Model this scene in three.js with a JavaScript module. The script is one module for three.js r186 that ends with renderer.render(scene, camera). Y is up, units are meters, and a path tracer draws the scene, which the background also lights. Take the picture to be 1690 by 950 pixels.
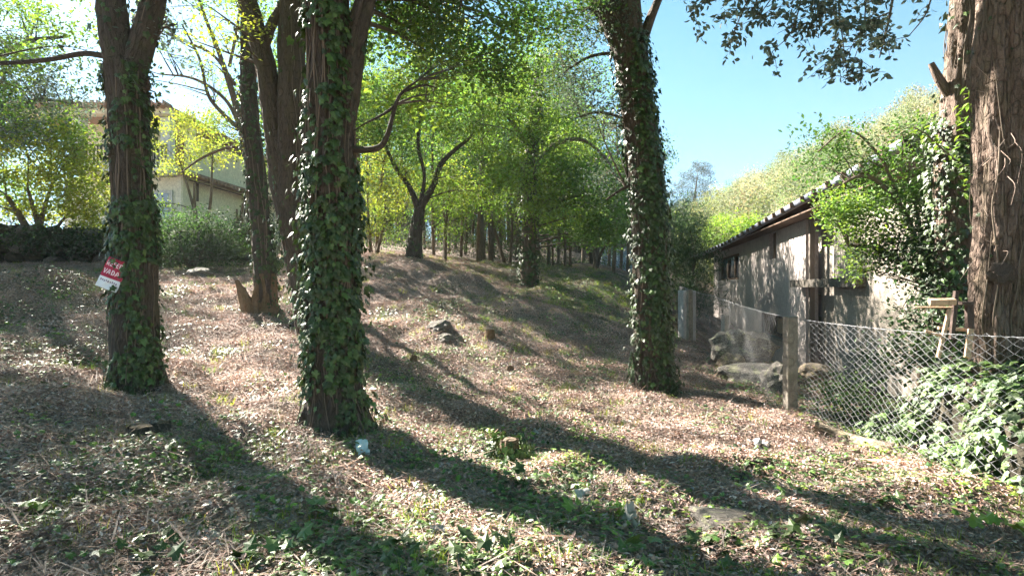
import * as THREE from 'three';
import { mergeGeometries } from 'three/addons/utils/BufferGeometryUtils.js';
import { RoundedBoxGeometry } from 'three/addons/geometries/RoundedBoxGeometry.js';
import { createNoise3D } from 'simplex-noise';

// ───────────────────────── camera, sky, sun, exposure ─────────────────────────
const F = 1000, CX = 845, CY = 475, EYE = 1.6;              // pixels of the photograph per unit of slope
const scene = new THREE.Scene();
const camera = new THREE.PerspectiveCamera(2 * Math.atan(475 / F) * 180 / Math.PI, 1690 / 950, 0.05, 1500);
camera.position.set(0, EYE, 0); camera.lookAt(0, EYE, -10);
const SUN_AZ = 45, SUN_EL = 36;                              // degrees left of the view, degrees up
const az = SUN_AZ * Math.PI / 180, el = SUN_EL * Math.PI / 180;
const SUN = new THREE.Vector3(-Math.sin(az) * Math.cos(el), Math.sin(el), -Math.cos(az) * Math.cos(el));
const sun = new THREE.DirectionalLight(new THREE.Color(1, 0.93, 0.82), 5);
sun.position.copy(SUN).multiplyScalar(120); sun.castShadow = true;
sun.shadow.mapSize.set(4096, 4096);
Object.assign(sun.shadow.camera, { left: -60, right: 60, top: 60, bottom: -60, near: 1, far: 300 });
scene.add(sun, sun.target);
const renderer = new THREE.WebGLRenderer({ antialias: true });
renderer.toneMapping = THREE.LinearToneMapping;
renderer.toneMappingExposure = 8.2;
renderer.shadowMap.enabled = true;
renderer.setSize(1024, 575);
{ // clear air: blue overhead, paler low down, bright haze round the sun
  const W = 1024, H = 512, data = new Float32Array(W * H * 4), d = new THREE.Vector3();
  for (let j = 0; j < H; j++) for (let i = 0; i < W; i++) {
    const lat = (j + .5) / H * Math.PI - Math.PI / 2, lon = (i + .5) / W * 2 * Math.PI - Math.PI;
    d.set(Math.cos(lat) * Math.cos(lon), Math.sin(lat), Math.cos(lat) * Math.sin(lon));
    const y = Math.max(d.y, 0), k = Math.pow(1 - y, 3.2), c = d.dot(SUN), g = .76;
    const mie = (1 - g * g) / Math.pow(1 + g * g - 2 * g * c, 1.5), ray = .75 * (1 + c * c);
    const o = (j * W + i) * 4, S = .56 * (.25 + .75 * Math.pow(1 - y, 1.5));
    data[o] = S * (.058 * ray + .15 * k + .032 * mie);
    data[o + 1] = S * (.205 * ray + .16 * k + .032 * mie);
    data[o + 2] = S * (.35 * ray + .14 * k + .031 * mie);
    data[o + 3] = 1;
  }
  const t = new THREE.DataTexture(data, W, H, THREE.RGBAFormat, THREE.FloatType);
  t.mapping = THREE.EquirectangularReflectionMapping; t.magFilter = t.minFilter = THREE.LinearFilter; t.needsUpdate = true;
  scene.background = t; scene.environment = t;
}
scene.fog = new THREE.FogExp2(new THREE.Color(.86, .93, 1), 0.0005);

// ───────────────────────── helpers ─────────────────────────
const rngOf = (s) => () => { s |= 0; s = s + 0x6D2B79F5 | 0; let t = Math.imul(s ^ s >>> 15, 1 | s); t = t + Math.imul(t ^ t >>> 7, 61 | t) ^ t; return ((t ^ t >>> 14) >>> 0) / 4294967296; };
const N3 = createNoise3D(rngOf(7));
const R = rngOf(12345);
const rr = (a, b, r = R) => a + (b - a) * r();
const V = (x, y, z) => new THREE.Vector3(x, y, z);
const P = (px, py, d) => V((px - CX) / F * d, EYE - (py - CY) / F * d, -d);
const clamp = (x, a, b) => Math.min(b, Math.max(a, x));
const sstep = (a, b, x) => { const t = clamp((x - a) / (b - a), 0, 1); return t * t * (3 - 2 * t); };
const used = {};
function numbered(n) { const k = used[n] = (used[n] ?? -1) + 1; return k ? n + '_' + String(k).padStart(3, '0') : n; }
function thing(name, label, category, pos, group) {
  const g = new THREE.Group(); g.name = numbered(name); g.position.copy(pos); g.userData = { label, category };
  if (group) g.userData.group = group;
  scene.add(g); return g;
}
const shadow = (m) => { m.castShadow = m.receiveShadow = true; return m; };
function part(name, geo, mat, parent, kind) {             // geometry in world space, moved to the parent's own axes
  const m = shadow(new THREE.Mesh(geo, mat)); m.name = name;
  let o = parent, off = V(0, 0, 0); while (o && o !== scene) { off.add(o.position); o = o.parent; }
  geo.translate(-off.x, -off.y, -off.z); parent.add(m);
  if (kind) m.userData.kind = kind; return m;
}
function solo(name, geo, mat, label, category, pos, group) { // a thing that is one mesh, geometry in world space
  const m = shadow(new THREE.Mesh(geo, mat)); m.name = numbered(name); geo.translate(-pos.x, -pos.y, -pos.z); m.position.copy(pos);
  m.userData = { label, category }; if (group) m.userData.group = group; scene.add(m); return m;
}
function struct(name, geo, mat) { const m = shadow(new THREE.Mesh(geo, mat)); m.name = name; m.userData = { kind: 'structure', label: name.replace(/_/g, ' ') }; scene.add(m); return m; }
const M4 = THREE.Matrix4, Q = THREE.Quaternion;
function inst(name, geo, mat, list, parent, kind = 'stuff') {  // list: [pos (world), quaternion, scale, color]
  const m = shadow(new THREE.InstancedMesh(geo, mat, list.length)); m.name = name; m.userData.kind = kind;
  const off = V(0, 0, 0); let o = parent; while (o && o !== scene) { off.add(o.position); o = o.parent; }
  const t = new M4(), s = V(1, 1, 1), p = V(0, 0, 0);
  list.forEach(([pos, q, sc, col], i) => { m.setMatrixAt(i, t.compose(p.copy(pos).sub(off), q, s.setScalar(sc))); m.setColorAt(i, col); });
  parent.add(m); return m;
}
// triangles gathered by hand
class MB {
  constructor() { this.p = []; this.c = []; this.u = []; this.i = []; this.n = 0; }
  v(x, y, z, c, u = 0, w = 0) { this.p.push(x, y, z); c ? this.c.push(c.r, c.g, c.b) : this.c.push(1, 1, 1); this.u.push(u, w); return this.n++; }
  t(a, b, c) { this.i.push(a, b, c); }
  build(smooth = false) {
    const g = new THREE.BufferGeometry();
    g.setAttribute('position', new THREE.Float32BufferAttribute(this.p, 3)); g.setAttribute('color', new THREE.Float32BufferAttribute(this.c, 3));
    g.setAttribute('uv', new THREE.Float32BufferAttribute(this.u, 2)); g.setIndex(this.i);
    if (smooth) { g.computeVertexNormals(); return g; }
    const f = g.toNonIndexed(); f.computeVertexNormals(); return f;
  }
}
const col = (r, g, b) => new THREE.Color().setRGB(r, g, b);
const vary = (c, a, r = R) => { const k = 1 + (r() * 2 - 1) * a, h = (r() * 2 - 1) * a * .5; return col(c.r * k * (1 + h), c.g * k, c.b * k * (1 - h)); };
const eulerQ = (x, y, z) => new Q().setFromEuler(new THREE.Euler(x, y, z, 'YXZ'));
const facing = (n, tip) => {                              // leaf: local +z along n, local +y towards tip
  const z = n.clone().normalize(), y = tip.clone().addScaledVector(z, -tip.dot(z)).normalize(), x = y.clone().cross(z);
  return new Q().setFromRotationMatrix(new M4().makeBasis(x, y, z));
};

// ───────────────────────── textures ─────────────────────────
function tnoise(W, H, fx, fy, seed) {                     // tileable value noise, fx × fy cells
  const r = rngOf(seed), g = new Float32Array(fx * fy).map(() => r()), out = new Float32Array(W * H);
  for (let j = 0; j < H; j++) for (let i = 0; i < W; i++) {
    const x = i / W * fx, y = j / H * fy, x0 = Math.floor(x), y0 = Math.floor(y); let a = x - x0, b = y - y0; a = a * a * (3 - 2 * a); b = b * b * (3 - 2 * b);
    const q = (u, v) => g[(v % fy) * fx + u % fx];
    out[j * W + i] = (q(x0, y0) * (1 - a) + q(x0 + 1, y0) * a) * (1 - b) + (q(x0, y0 + 1) * (1 - a) + q(x0 + 1, y0 + 1) * a) * b;
  }
  return out;
}
function tex(W, H, f, srgb = false) {
  const d = new Uint8Array(W * H * 4);
  for (let i = 0; i < W * H; i++) { const c = f(i); for (let k = 0; k < 3; k++) d[i * 4 + k] = clamp(c[k], 0, 1) * 255; d[i * 4 + 3] = 255; }
  const t = new THREE.DataTexture(d, W, H); t.wrapS = t.wrapT = THREE.RepeatWrapping; t.magFilter = THREE.LinearFilter; t.minFilter = THREE.LinearFilter;
  if (srgb) t.colorSpace = THREE.SRGBColorSpace; t.needsUpdate = true; return t;
}
const BW = 512, BH = 1024;
const bk = [tnoise(BW, BH, 14, 9, 1), tnoise(BW, BH, 30, 14, 2), tnoise(BW, BH, 64, 60, 3), tnoise(BW, BH, 160, 200, 4), tnoise(BW, BH, 5, 5, 5)];
const barkH = new Float32Array(BW * BH).map((_, i) => {
  const a = 1 - Math.abs(2 * bk[0][i] - 1), b = 1 - Math.abs(2 * bk[1][i] - 1);
  return clamp(1 - Math.pow(a, 4) * .7 - Math.pow(b, 5) * .4, 0, 1) * .75 + bk[2][i] * .17 + bk[3][i] * .1;
});
const barkBump = tex(BW, BH, (i) => { const h = barkH[i]; return [h, h, h]; });
function barkMap(lo, hi, moss) { return tex(BW, BH, (i) => { const k = .25 + .75 * clamp(barkH[i] * .7 + bk[3][i] * .35 - .05, 0, 1), m = sstep(.55, .8, bk[4][i]) * moss; return [0, 1, 2].map((c) => { const v = lo[c] + (hi[c] - lo[c]) * k; return v + ([.33, .36, .2][c] - v) * m * .5; }); }, true); }
const stuccoN = [tnoise(512, 512, 6, 6, 11), tnoise(512, 512, 24, 24, 12), tnoise(512, 512, 120, 120, 13), tnoise(512, 512, 3, 2, 14), tnoise(512, 512, 40, 5, 15)];
const grainTex = tex(512, 512, (i) => { const v = .25 * stuccoN[0][i] + .35 * stuccoN[1][i] + .4 * stuccoN[2][i]; return [v, v, v]; });
function stucco(base, stain, amt) { return tex(512, 512, (i) => { const k = clamp((stuccoN[0][i] * .5 + stuccoN[3][i] * .5 - .4) * 1.8 + (stuccoN[4][i] - .6) * .6, 0, 1) * amt, n = .92 + .16 * (stuccoN[2][i] - .5) + .1 * (stuccoN[1][i] - .5); return [0, 1, 2].map((c) => (base[c] * (1 - k) + stain[c] * k) * n); }, true); }
const GW = 1024, gn = [tnoise(GW, GW, 8, 8, 21), tnoise(GW, GW, 40, 40, 22), tnoise(GW, GW, 130, 130, 23), tnoise(GW, GW, 330, 330, 24)];
const soilTex = tex(GW, GW, (i) => { const v = .62 + .3 * (gn[1][i] - .5) + .5 * (gn[2][i] - .5) + .5 * (gn[3][i] - .5), w = gn[0][i]; return [v, v * (.97 + .04 * w), v * (.93 + .06 * w)]; });
soilTex.repeat.set(1, 1);
const soilBump = tex(GW, GW, (i) => { const v = .3 * gn[1][i] + .4 * gn[2][i] + .3 * gn[3][i]; return [v, v, v]; });

const std = (o) => new THREE.MeshStandardMaterial({ side: THREE.DoubleSide, roughness: .9, ...o });
const barkMat = (lo, hi, moss = 0, bump = .02) => std({ map: barkMap(lo, hi, moss), bumpMap: barkBump, bumpScale: bump, roughness: .95 });
const M = {
  barkBrown: barkMat([.115, .095, .08], [.37, .325, .285], .35),
  barkGrey: barkMat([.11, .095, .085], [.36, .32, .28], .45),
  barkRed: barkMat([.18, .145, .125], [.56, .48, .43], .25, .03),
  barkOrange: barkMat([.20, .15, .105], [.54, .45, .34], .35),
  barkThin: barkMat([.16, .135, .11], [.48, .42, .36], .3, .008),
  twig: std({ color: col(.085, .065, .05) }),
  vineStem: std({ color: col(.15, .115, .085) }),
};
const leafMat = (rough = .55, trans = .5, c = 0xffffff) => new THREE.MeshPhysicalMaterial({ color: c, side: THREE.DoubleSide, vertexColors: true, roughness: rough, transmission: trans, thickness: 0, specularIntensity: .7 });
M.leaf = leafMat(.95, .5); M.ivy = leafMat(.5, .2); M.ivy.specularIntensity = .9;
M.litter = std({ vertexColors: true, roughness: .85 });

// ───────────────────────── terrain ─────────────────────────
const ctl = [
  [845, 950, 3.37], [0, 950, 3.25], [1690, 950, 3.37], [400, 850, 4.15], [1250, 850, 4.27], [560, 712, 6.4], [225, 637, 7.1], [1078, 642, 9.1], [1312, 690, 7.44], [1690, 830, 4.5],
  [437, 518, 12], [380, 580, 9.2], [60, 447, 15], [300, 437, 17], [0, 455, 14], [80, 532, 9.6], [60, 482, 10.2], [130, 470, 11.5], [0, 480, 10], [0, 640, 6], [100, 640, 6.3], [0, 780, 4.45], [170, 540, 9.6],
  [680, 437, 19], [600, 431, 19], [640, 500, 13.4], [730, 560, 11], [600, 600, 9.0], [505, 590, 9.0], [873, 483, 18], [960, 500, 16.6], [1000, 456, 22], [1010, 441, 27], [900, 441, 26], [850, 600, 9.9], [850, 720, 6.35],
  [1050, 560, 13.4], [1110, 600, 11.6], [1140, 567, 14.5], [1200, 640, 9.4], [750, 421, 28], [800, 411, 35], [650, 411, 30], [700, 400, 45], [400, 396, 28], [300, 420, 20], [150, 405, 20], [460, 398, 33],
].map(([a, b, d]) => { const p = P(a, b, d); return [p.x, p.z, p.y]; }).concat([
  [4.5, -11, .15], [5.2, -15, -.3], [6, -9, -.3], [4.6, -5.5, -.15], [6, -4, -.3], [8, -20, -.5], [7, -30, 0.3], [14, -14, -.6], [14, -40, .8], [3, -40, 4.2], [10, -60, 4], [-8, -62, 6.5], [-30, -50, 6], [-25, -28, 4.2], [-20, -14, 2.1], [-10, -5, .9], [-16, -4, 1.3],
  [-6, 4, .1], [0, 4, 0], [6, 4, -.2], [0, 14, -.3], [16, 4, -.6], [-22, 8, .8], [30, -10, -.8], [35, -50, 3],
]);
const tps = (() => {
  const n = ctl.length, A = [], lam = .02, phi = (r2) => r2 > 1e-9 ? .5 * r2 * Math.log(r2) : 0;
  for (let i = 0; i < n; i++) A.push([...ctl.map((c, j) => phi((ctl[i][0] - c[0]) ** 2 + (ctl[i][1] - c[1]) ** 2) + (i === j ? lam : 0)), 1, ctl[i][0], ctl[i][1], ctl[i][2]]);
  A.push([...ctl.map(() => 1), 0, 0, 0, 0], [...ctl.map((c) => c[0]), 0, 0, 0, 0], [...ctl.map((c) => c[1]), 0, 0, 0, 0]);
  const m = n + 3;
  for (let c = 0; c < m; c++) {
    let p = c; for (let r = c + 1; r < m; r++) if (Math.abs(A[r][c]) > Math.abs(A[p][c])) p = r;
    [A[c], A[p]] = [A[p], A[c]];
    for (let r = 0; r < m; r++) if (r !== c) { const f = A[r][c] / A[c][c]; if (f) for (let k = c; k <= m; k++) A[r][k] -= f * A[c][k]; }
  }
  const w = A.map((row, i) => row[m] / row[i]);
  return (x, z) => { let s = w[n] + w[n + 1] * x + w[n + 2] * z; for (let i = 0; i < n; i++) s += w[i] * phi((x - ctl[i][0]) ** 2 + (z - ctl[i][1]) ** 2); return s; };
})();
const bumps = [[690, 448, 18.2, .30, 1.3], [770, 465, 16.8, .32, .8], [960, 470, 18, .42, 1.5], [640, 495, 14, -.16, 1.1], [900, 520, 14, .2, 1.2], [80, 500, 10.2, .34, 1.1], [1040, 500, 18, .3, 1.4], [820, 545, 11.9, .14, .8], [470, 470, 13.6, .3, .9], [700, 520, 13, .16, .9]].map(([a, b, d, h, q]) => { const p = P(a, b, d); return [p.x, p.z, h, q]; });
function hgt(x, z) {
  const X = clamp(x, -32, 32), Z = clamp(z, -58, 12);
  let h = tps(X, Z);
  const near = sstep(60, 10, Math.hypot(x, z));
  for (const [bx, bz, a, q] of bumps) { const e = ((x - bx) ** 2 + (z - bz) ** 2) / (q * q); if (e < 6) h += a * Math.exp(-e); }
  h += .075 * N3(x * .9, z * .9, 0) * near + .022 * N3(x * 2.7, z * 2.7, 5) * near + .010 * N3(x * 8, z * 8, 9) * near;
  return h;
}
const nrm = (x, z) => { const e = .12; return V(hgt(x - e, z) - hgt(x + e, z), 2 * e, hgt(x, z - e) - hgt(x, z + e)).normalize(); };
function G(px, py) {                                      // where a pixel's sight line meets the ground
  for (let d = 2; d < 120; d += .03) { const p = P(px, py, d); if (p.y <= hgt(p.x, p.z)) return V(p.x, hgt(p.x, p.z), p.z); }
  return P(px, py, 60);
}
const greens = [[980, 470, 2.4, 1.2], [1000, 515, 2.0, .9], [940, 445, 3.4, 1.1], [800, 590, 1.2, .5], [700, 640, .9, .45], [900, 680, .9, .45], [1000, 620, 1.2, .5], [740, 520, 1.2, .45], [310, 441, 1.6, .9], [400, 438, 1.5, .8], [850, 745, .7, 1], [760, 930, .9, .8], [500, 900, .55, .5], [960, 830, .8, .7], [1450, 900, .9, .6], [340, 770, .9, .65], [120, 800, .8, .5], [1210, 620, .5, .8], [640, 760, .8, .5], [120, 590, .8, .6], [1500, 790, .6, .5], [870, 520, 2, .3], [800, 780, .6, .6], [90, 460, 2, .5], [1180, 690, .5, .5], [620, 620, .7, .4], [1300, 780, .6, .6]]
  .map(([a, b, r, s]) => [G(a, b), r, s]);
function green(x, z) {                                    // how thickly ground ivy and low plants grow
  let g = sstep(.15, .75, N3(x * .55, z * .55, 31) * .6 + N3(x * 1.7, z * 1.7, 37) * .5) * .42;
  for (const [p, r, s] of greens) { const q = ((x - p.x) ** 2 + (z - p.z) ** 2) / (r * r); if (q < 4) g += s * Math.exp(-q * 1.2); }
  return clamp(g * (.75 + .5 * N3(x * 3.1, z * 3.1, 41)), 0, 1);
}
{
  const n = 520, g = new MB(), sx = (u) => 2.6 * Math.sinh(5.4 * u), litC = col(.48, .36, .32), soilC = col(.24, .165, .125), greenC = col(.12, .155, .055);
  for (let j = 0; j <= n; j++) for (let i = 0; i <= n; i++) {
    const x = sx(i / n * 2 - 1), z = -6 + sx(j / n * 2 - 1);
    const k = green(x, z), s = sstep(-.2, .6, N3(x * .8, z * .8, 51) + .4 * N3(x * 4, z * 4, 53));
    const c = litC.clone().lerp(soilC, s * .75).lerp(greenC, Math.min(1, k * .95));
    if (z < -24 || Math.abs(x) > 14) c.lerp(soilC, .5);
    g.v(x, hgt(x, z), z, c, x / 1.6, z / 1.6);
  }
  for (let j = 0; j < n; j++) for (let i = 0; i < n; i++) { const a = j * (n + 1) + i; g.t(a, a + n + 1, a + 1); g.t(a + 1, a + n + 1, a + n + 2); }
  struct('ground', g.build(true), std({ vertexColors: true, map: soilTex, bumpMap: soilBump, bumpScale: .03, roughness: 1 }));
}

// ───────────────────────── leaves ─────────────────────────
const IVY = [[0, 0], [.22, -.13], [.42, .05], [.33, .26], [.50, .47], [.22, .58], [0, 1]];
function ivyLeaf(seed, into, m4, c) {                      // five-lobed leaf, base at the origin, tip along +y
  const r = rngOf(seed), b = into ?? new MB(), pts = [...IVY, ...IVY.slice(1, 6).reverse().map(([x, y]) => [-x, y])], p = V(0, 0, 0), put = (x, y, z, c) => { p.set(x, y, z); if (m4) p.applyMatrix4(m4); return b.v(p.x, p.y, p.z, c); };
  const mid = put(0, .33, .05, c), curl = rr(-.25, .1, r), ring = pts.map(([x, y]) => put(x * rr(.88, 1.1, r), y * rr(.92, 1.06, r), -.16 * Math.abs(x) + curl * (y - .3) * (y - .3) + rr(-.05, .05, r), c));
  ring.forEach((a, i) => b.t(mid, a, ring[(i + 1) % ring.length]));
  return into ? null : b.build();
}
const ivyGeo = [ivyLeaf(1), ivyLeaf(2), ivyLeaf(3), ivyLeaf(4)];
function ovalLeaf(b, m4, len, wid, c, fold = .15) {         // folded pointed oval, six triangles
  const o = [[0, 0, 0], [-wid / 2, len * .38, fold * wid], [-wid * .33, len * .72, fold * wid * .6], [0, len, -fold * wid], [wid * .33, len * .72, fold * wid * .6], [wid / 2, len * .38, fold * wid], [0, len * .45, 0]], p = V(0, 0, 0);
  const k = o.map((q) => { p.set(...q).applyMatrix4(m4); return b.v(p.x, p.y, p.z, c); });
  for (let i = 0; i < 6; i++) b.t(k[6], k[i], k[(i + 1) % 6]);
}
function kite(b, m4, len, wid, c) {
  const p = V(0, 0, 0), k = [[0, 0, 0], [-wid / 2, len * .45, .12 * wid], [0, len, 0], [wid / 2, len * .45, .12 * wid]].map((q) => { p.set(...q).applyMatrix4(m4); return b.v(p.x, p.y, p.z, c); });
  b.t(k[0], k[2], k[1]); b.t(k[0], k[3], k[2]);
}
function cluster(seed, n, radius, len, wid, flat = .55, tilt = 1) {
  const r = rngOf(seed), b = new MB(), m = new M4();
  for (let i = 0; i < n; i++) {
    const a = r() * 6.283, rad = Math.sqrt(r()) * radius, k = rr(.65, 1.2, r);
    m.compose(V(Math.cos(a) * rad, (r() * 2 - 1) * radius * flat, Math.sin(a) * rad), eulerQ(-1.57 + rr(-.9, .9, r) * tilt, r() * 6.283, rr(-.8, .8, r) * tilt), V(k, k, k));
    kite(b, m, len, wid, vary(col(1, 1, 1), .3, r));
  }
  return b.build();
}
const CL = {
  near: cluster(3, 20, .26, .075, .042), fine: cluster(4, 22, .26, .05, .026), mid: cluster(5, 26, .38, .10, .06), far: cluster(6, 30, .55, .15, .095), hill: cluster(8, 46, 1.1, .30, .19, .8, 1.4),
  feather: cluster(9, 34, .4, .16, .018, .9, 1.6),
};
const C = {
  yellow: col(.32, .38, .04), lime: col(.19, .30, .035), green: col(.105, .205, .03), mid: col(.07, .145, .025), dark: col(.035, .07, .018), blue: col(.07, .10, .065), pale: col(.26, .27, .13), olive: col(.17, .205, .075), ivy: col(.045, .082, .013), ivyDark: col(.030, .056, .010), ivyPale: col(.085, .15, .035),
};

// ───────────────────────── trunks, limbs, crowns ─────────────────────────
function tube(pts, rad, { seg = 20, step = .08, ridge = .02, lump = .08, flare = 0, seed = 0, cap = false } = {}) {
  const curve = new THREE.CatmullRomCurve3(pts, false, 'centripetal'), L = curve.getLength(), n = clamp(Math.ceil(L / step), 6, 220), b = new MB();
  const at = [], tan = [], rr_ = []; let u = V(1, 0, 0);
  const cum = [0]; for (let i = 1; i < pts.length; i++) cum.push(cum[i - 1] + pts[i].distanceTo(pts[i - 1]));
  for (let i = 0; i <= n; i++) {
    const s = i / n; at.push(curve.getPointAt(s)); tan.push(curve.getTangentAt(s));
    const d = s * cum[cum.length - 1]; let k = 0; while (k < cum.length - 2 && d > cum[k + 1]) k++;
    const f = clamp((d - cum[k]) / (cum[k + 1] - cum[k]), 0, 1); rr_.push(rad[k] + (rad[k + 1] - rad[k]) * f);
  }
  const U = [], W = []; if (Math.abs(tan[0].x) > .9) u = V(0, 1, 0);
  for (let i = 0; i <= n; i++) { u = u.clone().addScaledVector(tan[i], -u.dot(tan[i])).normalize(); U.push(u); W.push(tan[i].clone().cross(u)); }
  const circ = Math.max(1, Math.round(2 * Math.PI * rr_[0] / .42)), maxR = Math.max(...rr_);
  const R_ = (s, a) => {
    const i = s * n, k = Math.min(n - 1, Math.floor(i)), f = i - k, r0 = rr_[k] * (1 - f) + rr_[k + 1] * f, d = s * L, c = Math.cos(a), q = Math.sin(a);
    let r = r0 * (1 + lump * N3(c * 1.1 + seed, q * 1.1, d * .8)) + ridge * (1 - 2 * Math.abs(N3(c * 4.2, q * 4.2 + seed, d * 1.1))) * Math.min(1, r0 / .1);
    if (flare) { const e = Math.exp(-d / .3); r += flare * e * (.45 + .8 * Math.max(0, N3(c * 1.7 + seed, q * 1.7, 3))); }
    return r;
  };
  const pos = (s, a, out = 0) => {
    const i = clamp(s, 0, 1) * n, k = Math.min(n - 1, Math.floor(i)), f = i - k, r = R_(s, a) + out, uu = U[k].clone().lerp(U[k + 1], f), ww = W[k].clone().lerp(W[k + 1], f);
    const nn = uu.multiplyScalar(Math.cos(a)).addScaledVector(ww, Math.sin(a)).normalize();
    return { p: at[k].clone().lerp(at[k + 1], f).addScaledVector(nn, r), n: nn, t: tan[k] };
  };
  for (let i = 0; i <= n; i++) for (let j = 0; j <= seg; j++) { const a = j / seg * 2 * Math.PI, q = pos(i / n, j === seg ? 0 : a); b.v(q.p.x, q.p.y, q.p.z, null, j / seg * circ, i / n * L / .9); }
  for (let i = 0; i < n; i++) for (let j = 0; j < seg; j++) { const a = i * (seg + 1) + j; b.t(a, a + 1, a + seg + 1); b.t(a + 1, a + seg + 2, a + seg + 1); }
  if (cap) for (const i of [0, n]) { const c = b.v(at[i].x, at[i].y, at[i].z, null, .5, .5); for (let j = 0; j < seg; j++) b.t(c, i * (seg + 1) + j, i * (seg + 1) + j + 1); }
  const g = b.build(true); g.deleteAttribute('color');
  if (seg > 3) { const nn = g.attributes.normal; for (let i = 0; i <= n; i++) { const a = i * (seg + 1), e = a + seg, x = nn.getX(a) + nn.getX(e), y = nn.getY(a) + nn.getY(e), z = nn.getZ(a) + nn.getZ(e), l = Math.hypot(x, y, z) || 1; nn.setXYZ(a, x / l, y / l, z / l); nn.setXYZ(e, x / l, y / l, z / l); } }
  return { g, pos, L, at, rad: rr_ };
}
const pix = (list, d) => list.map(([x, y, r, dd]) => P(x, y, dd ?? d)), pixR = (list, d) => list.map(([x, y, r, dd]) => r / F * (dd ?? d));
const stem = (list, d, o) => tube(pix(list, d), pixR(list, d), o);
// a crown: clumps [px, py, d, rx, ry, rz, clusters, colour, gap] and the branches that carry them
function crown(root, stems, clumps, geo, { name = 'crown', bark = M.twig, seed = 1, size = 1, branches = 3, rad = .03, noBranch = false, mat = M.leaf, freq = .9 } = {}) {
  const r = rngOf(seed * 977 + 5), list = [], tw = [];
  const nodes = stems.flatMap((s) => s.at.map((p, i) => [p, s.rad[i]]));
  for (const [px, py, d, rx, ry, rz, n, c, gap = -.1] of clumps) {
    const o = P(px, py, d), pts = [];
    for (let i = 0, tries = 0; i < n && tries < n * 12; tries++) {
      const v = V(r() * 2 - 1, r() * 2 - 1, r() * 2 - 1), l = v.length(); if (l > 1 || l < .2 || (l < .6 && r() < .5)) continue;
      const p = V(o.x + v.x * rx, o.y + v.y * ry, o.z + v.z * rz);
      if (N3(p.x * freq, p.y * freq * 1.2, p.z * freq + seed) < gap) continue;
      i++; pts.push(p);
      list.push([p, eulerQ(rr(-.7, .7, r), r() * 6.283, rr(-.7, .7, r)), rr(.7, 1.25, r) * size, vary(c, .28, r)]);
    }
    if (noBranch || !pts.length) continue;
    for (let k = 0; k < branches; k++) {
      const e = pts[Math.floor(r() * pts.length)];
      let best = nodes[0], bd = 1e9; for (const q of nodes) { const dy = e.y - q[0].y, dd = e.distanceTo(q[0]) + (dy < .2 ? (0.2 - dy) * 3 : 0); if (dd < bd) { bd = dd; best = q; } }
      const a = best[0], m = a.clone().lerp(e, .5).add(V(rr(-.2, .2, r), rr(0, .35, r) * Math.min(1, bd / 2), rr(-.2, .2, r)).multiplyScalar(Math.min(1, bd / 3)));
      const r0 = Math.min(rad, best[1] * .7), t = tube([a, m, e], [r0, r0 * .6, r0 * .2], { seg: 6, step: .25, ridge: 0, lump: .12, seed: k });
      tw.push(t.g);
      for (let q = 0; q < 5; q++) { const f = pts[Math.floor(r() * pts.length)], s = t.at[Math.floor(t.at.length * rr(.45, .95, r))]; if (f.distanceTo(s) < Math.max(rx, ry) * 1.1) tw.push(tube([s, s.clone().lerp(f, .5).add(V(rr(-.1, .1, r), rr(-.05, .15, r), rr(-.1, .1, r))), f], [r0 * .35, r0 * .22, r0 * .1], { seg: 4, step: .3, ridge: 0, lump: 0 }).g); }
    }
  }
  if (tw.length) part('branches', mergeGeometries(tw), bark, root, 'stuff');
  return inst(name, geo, mat, list, root);
}
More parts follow.
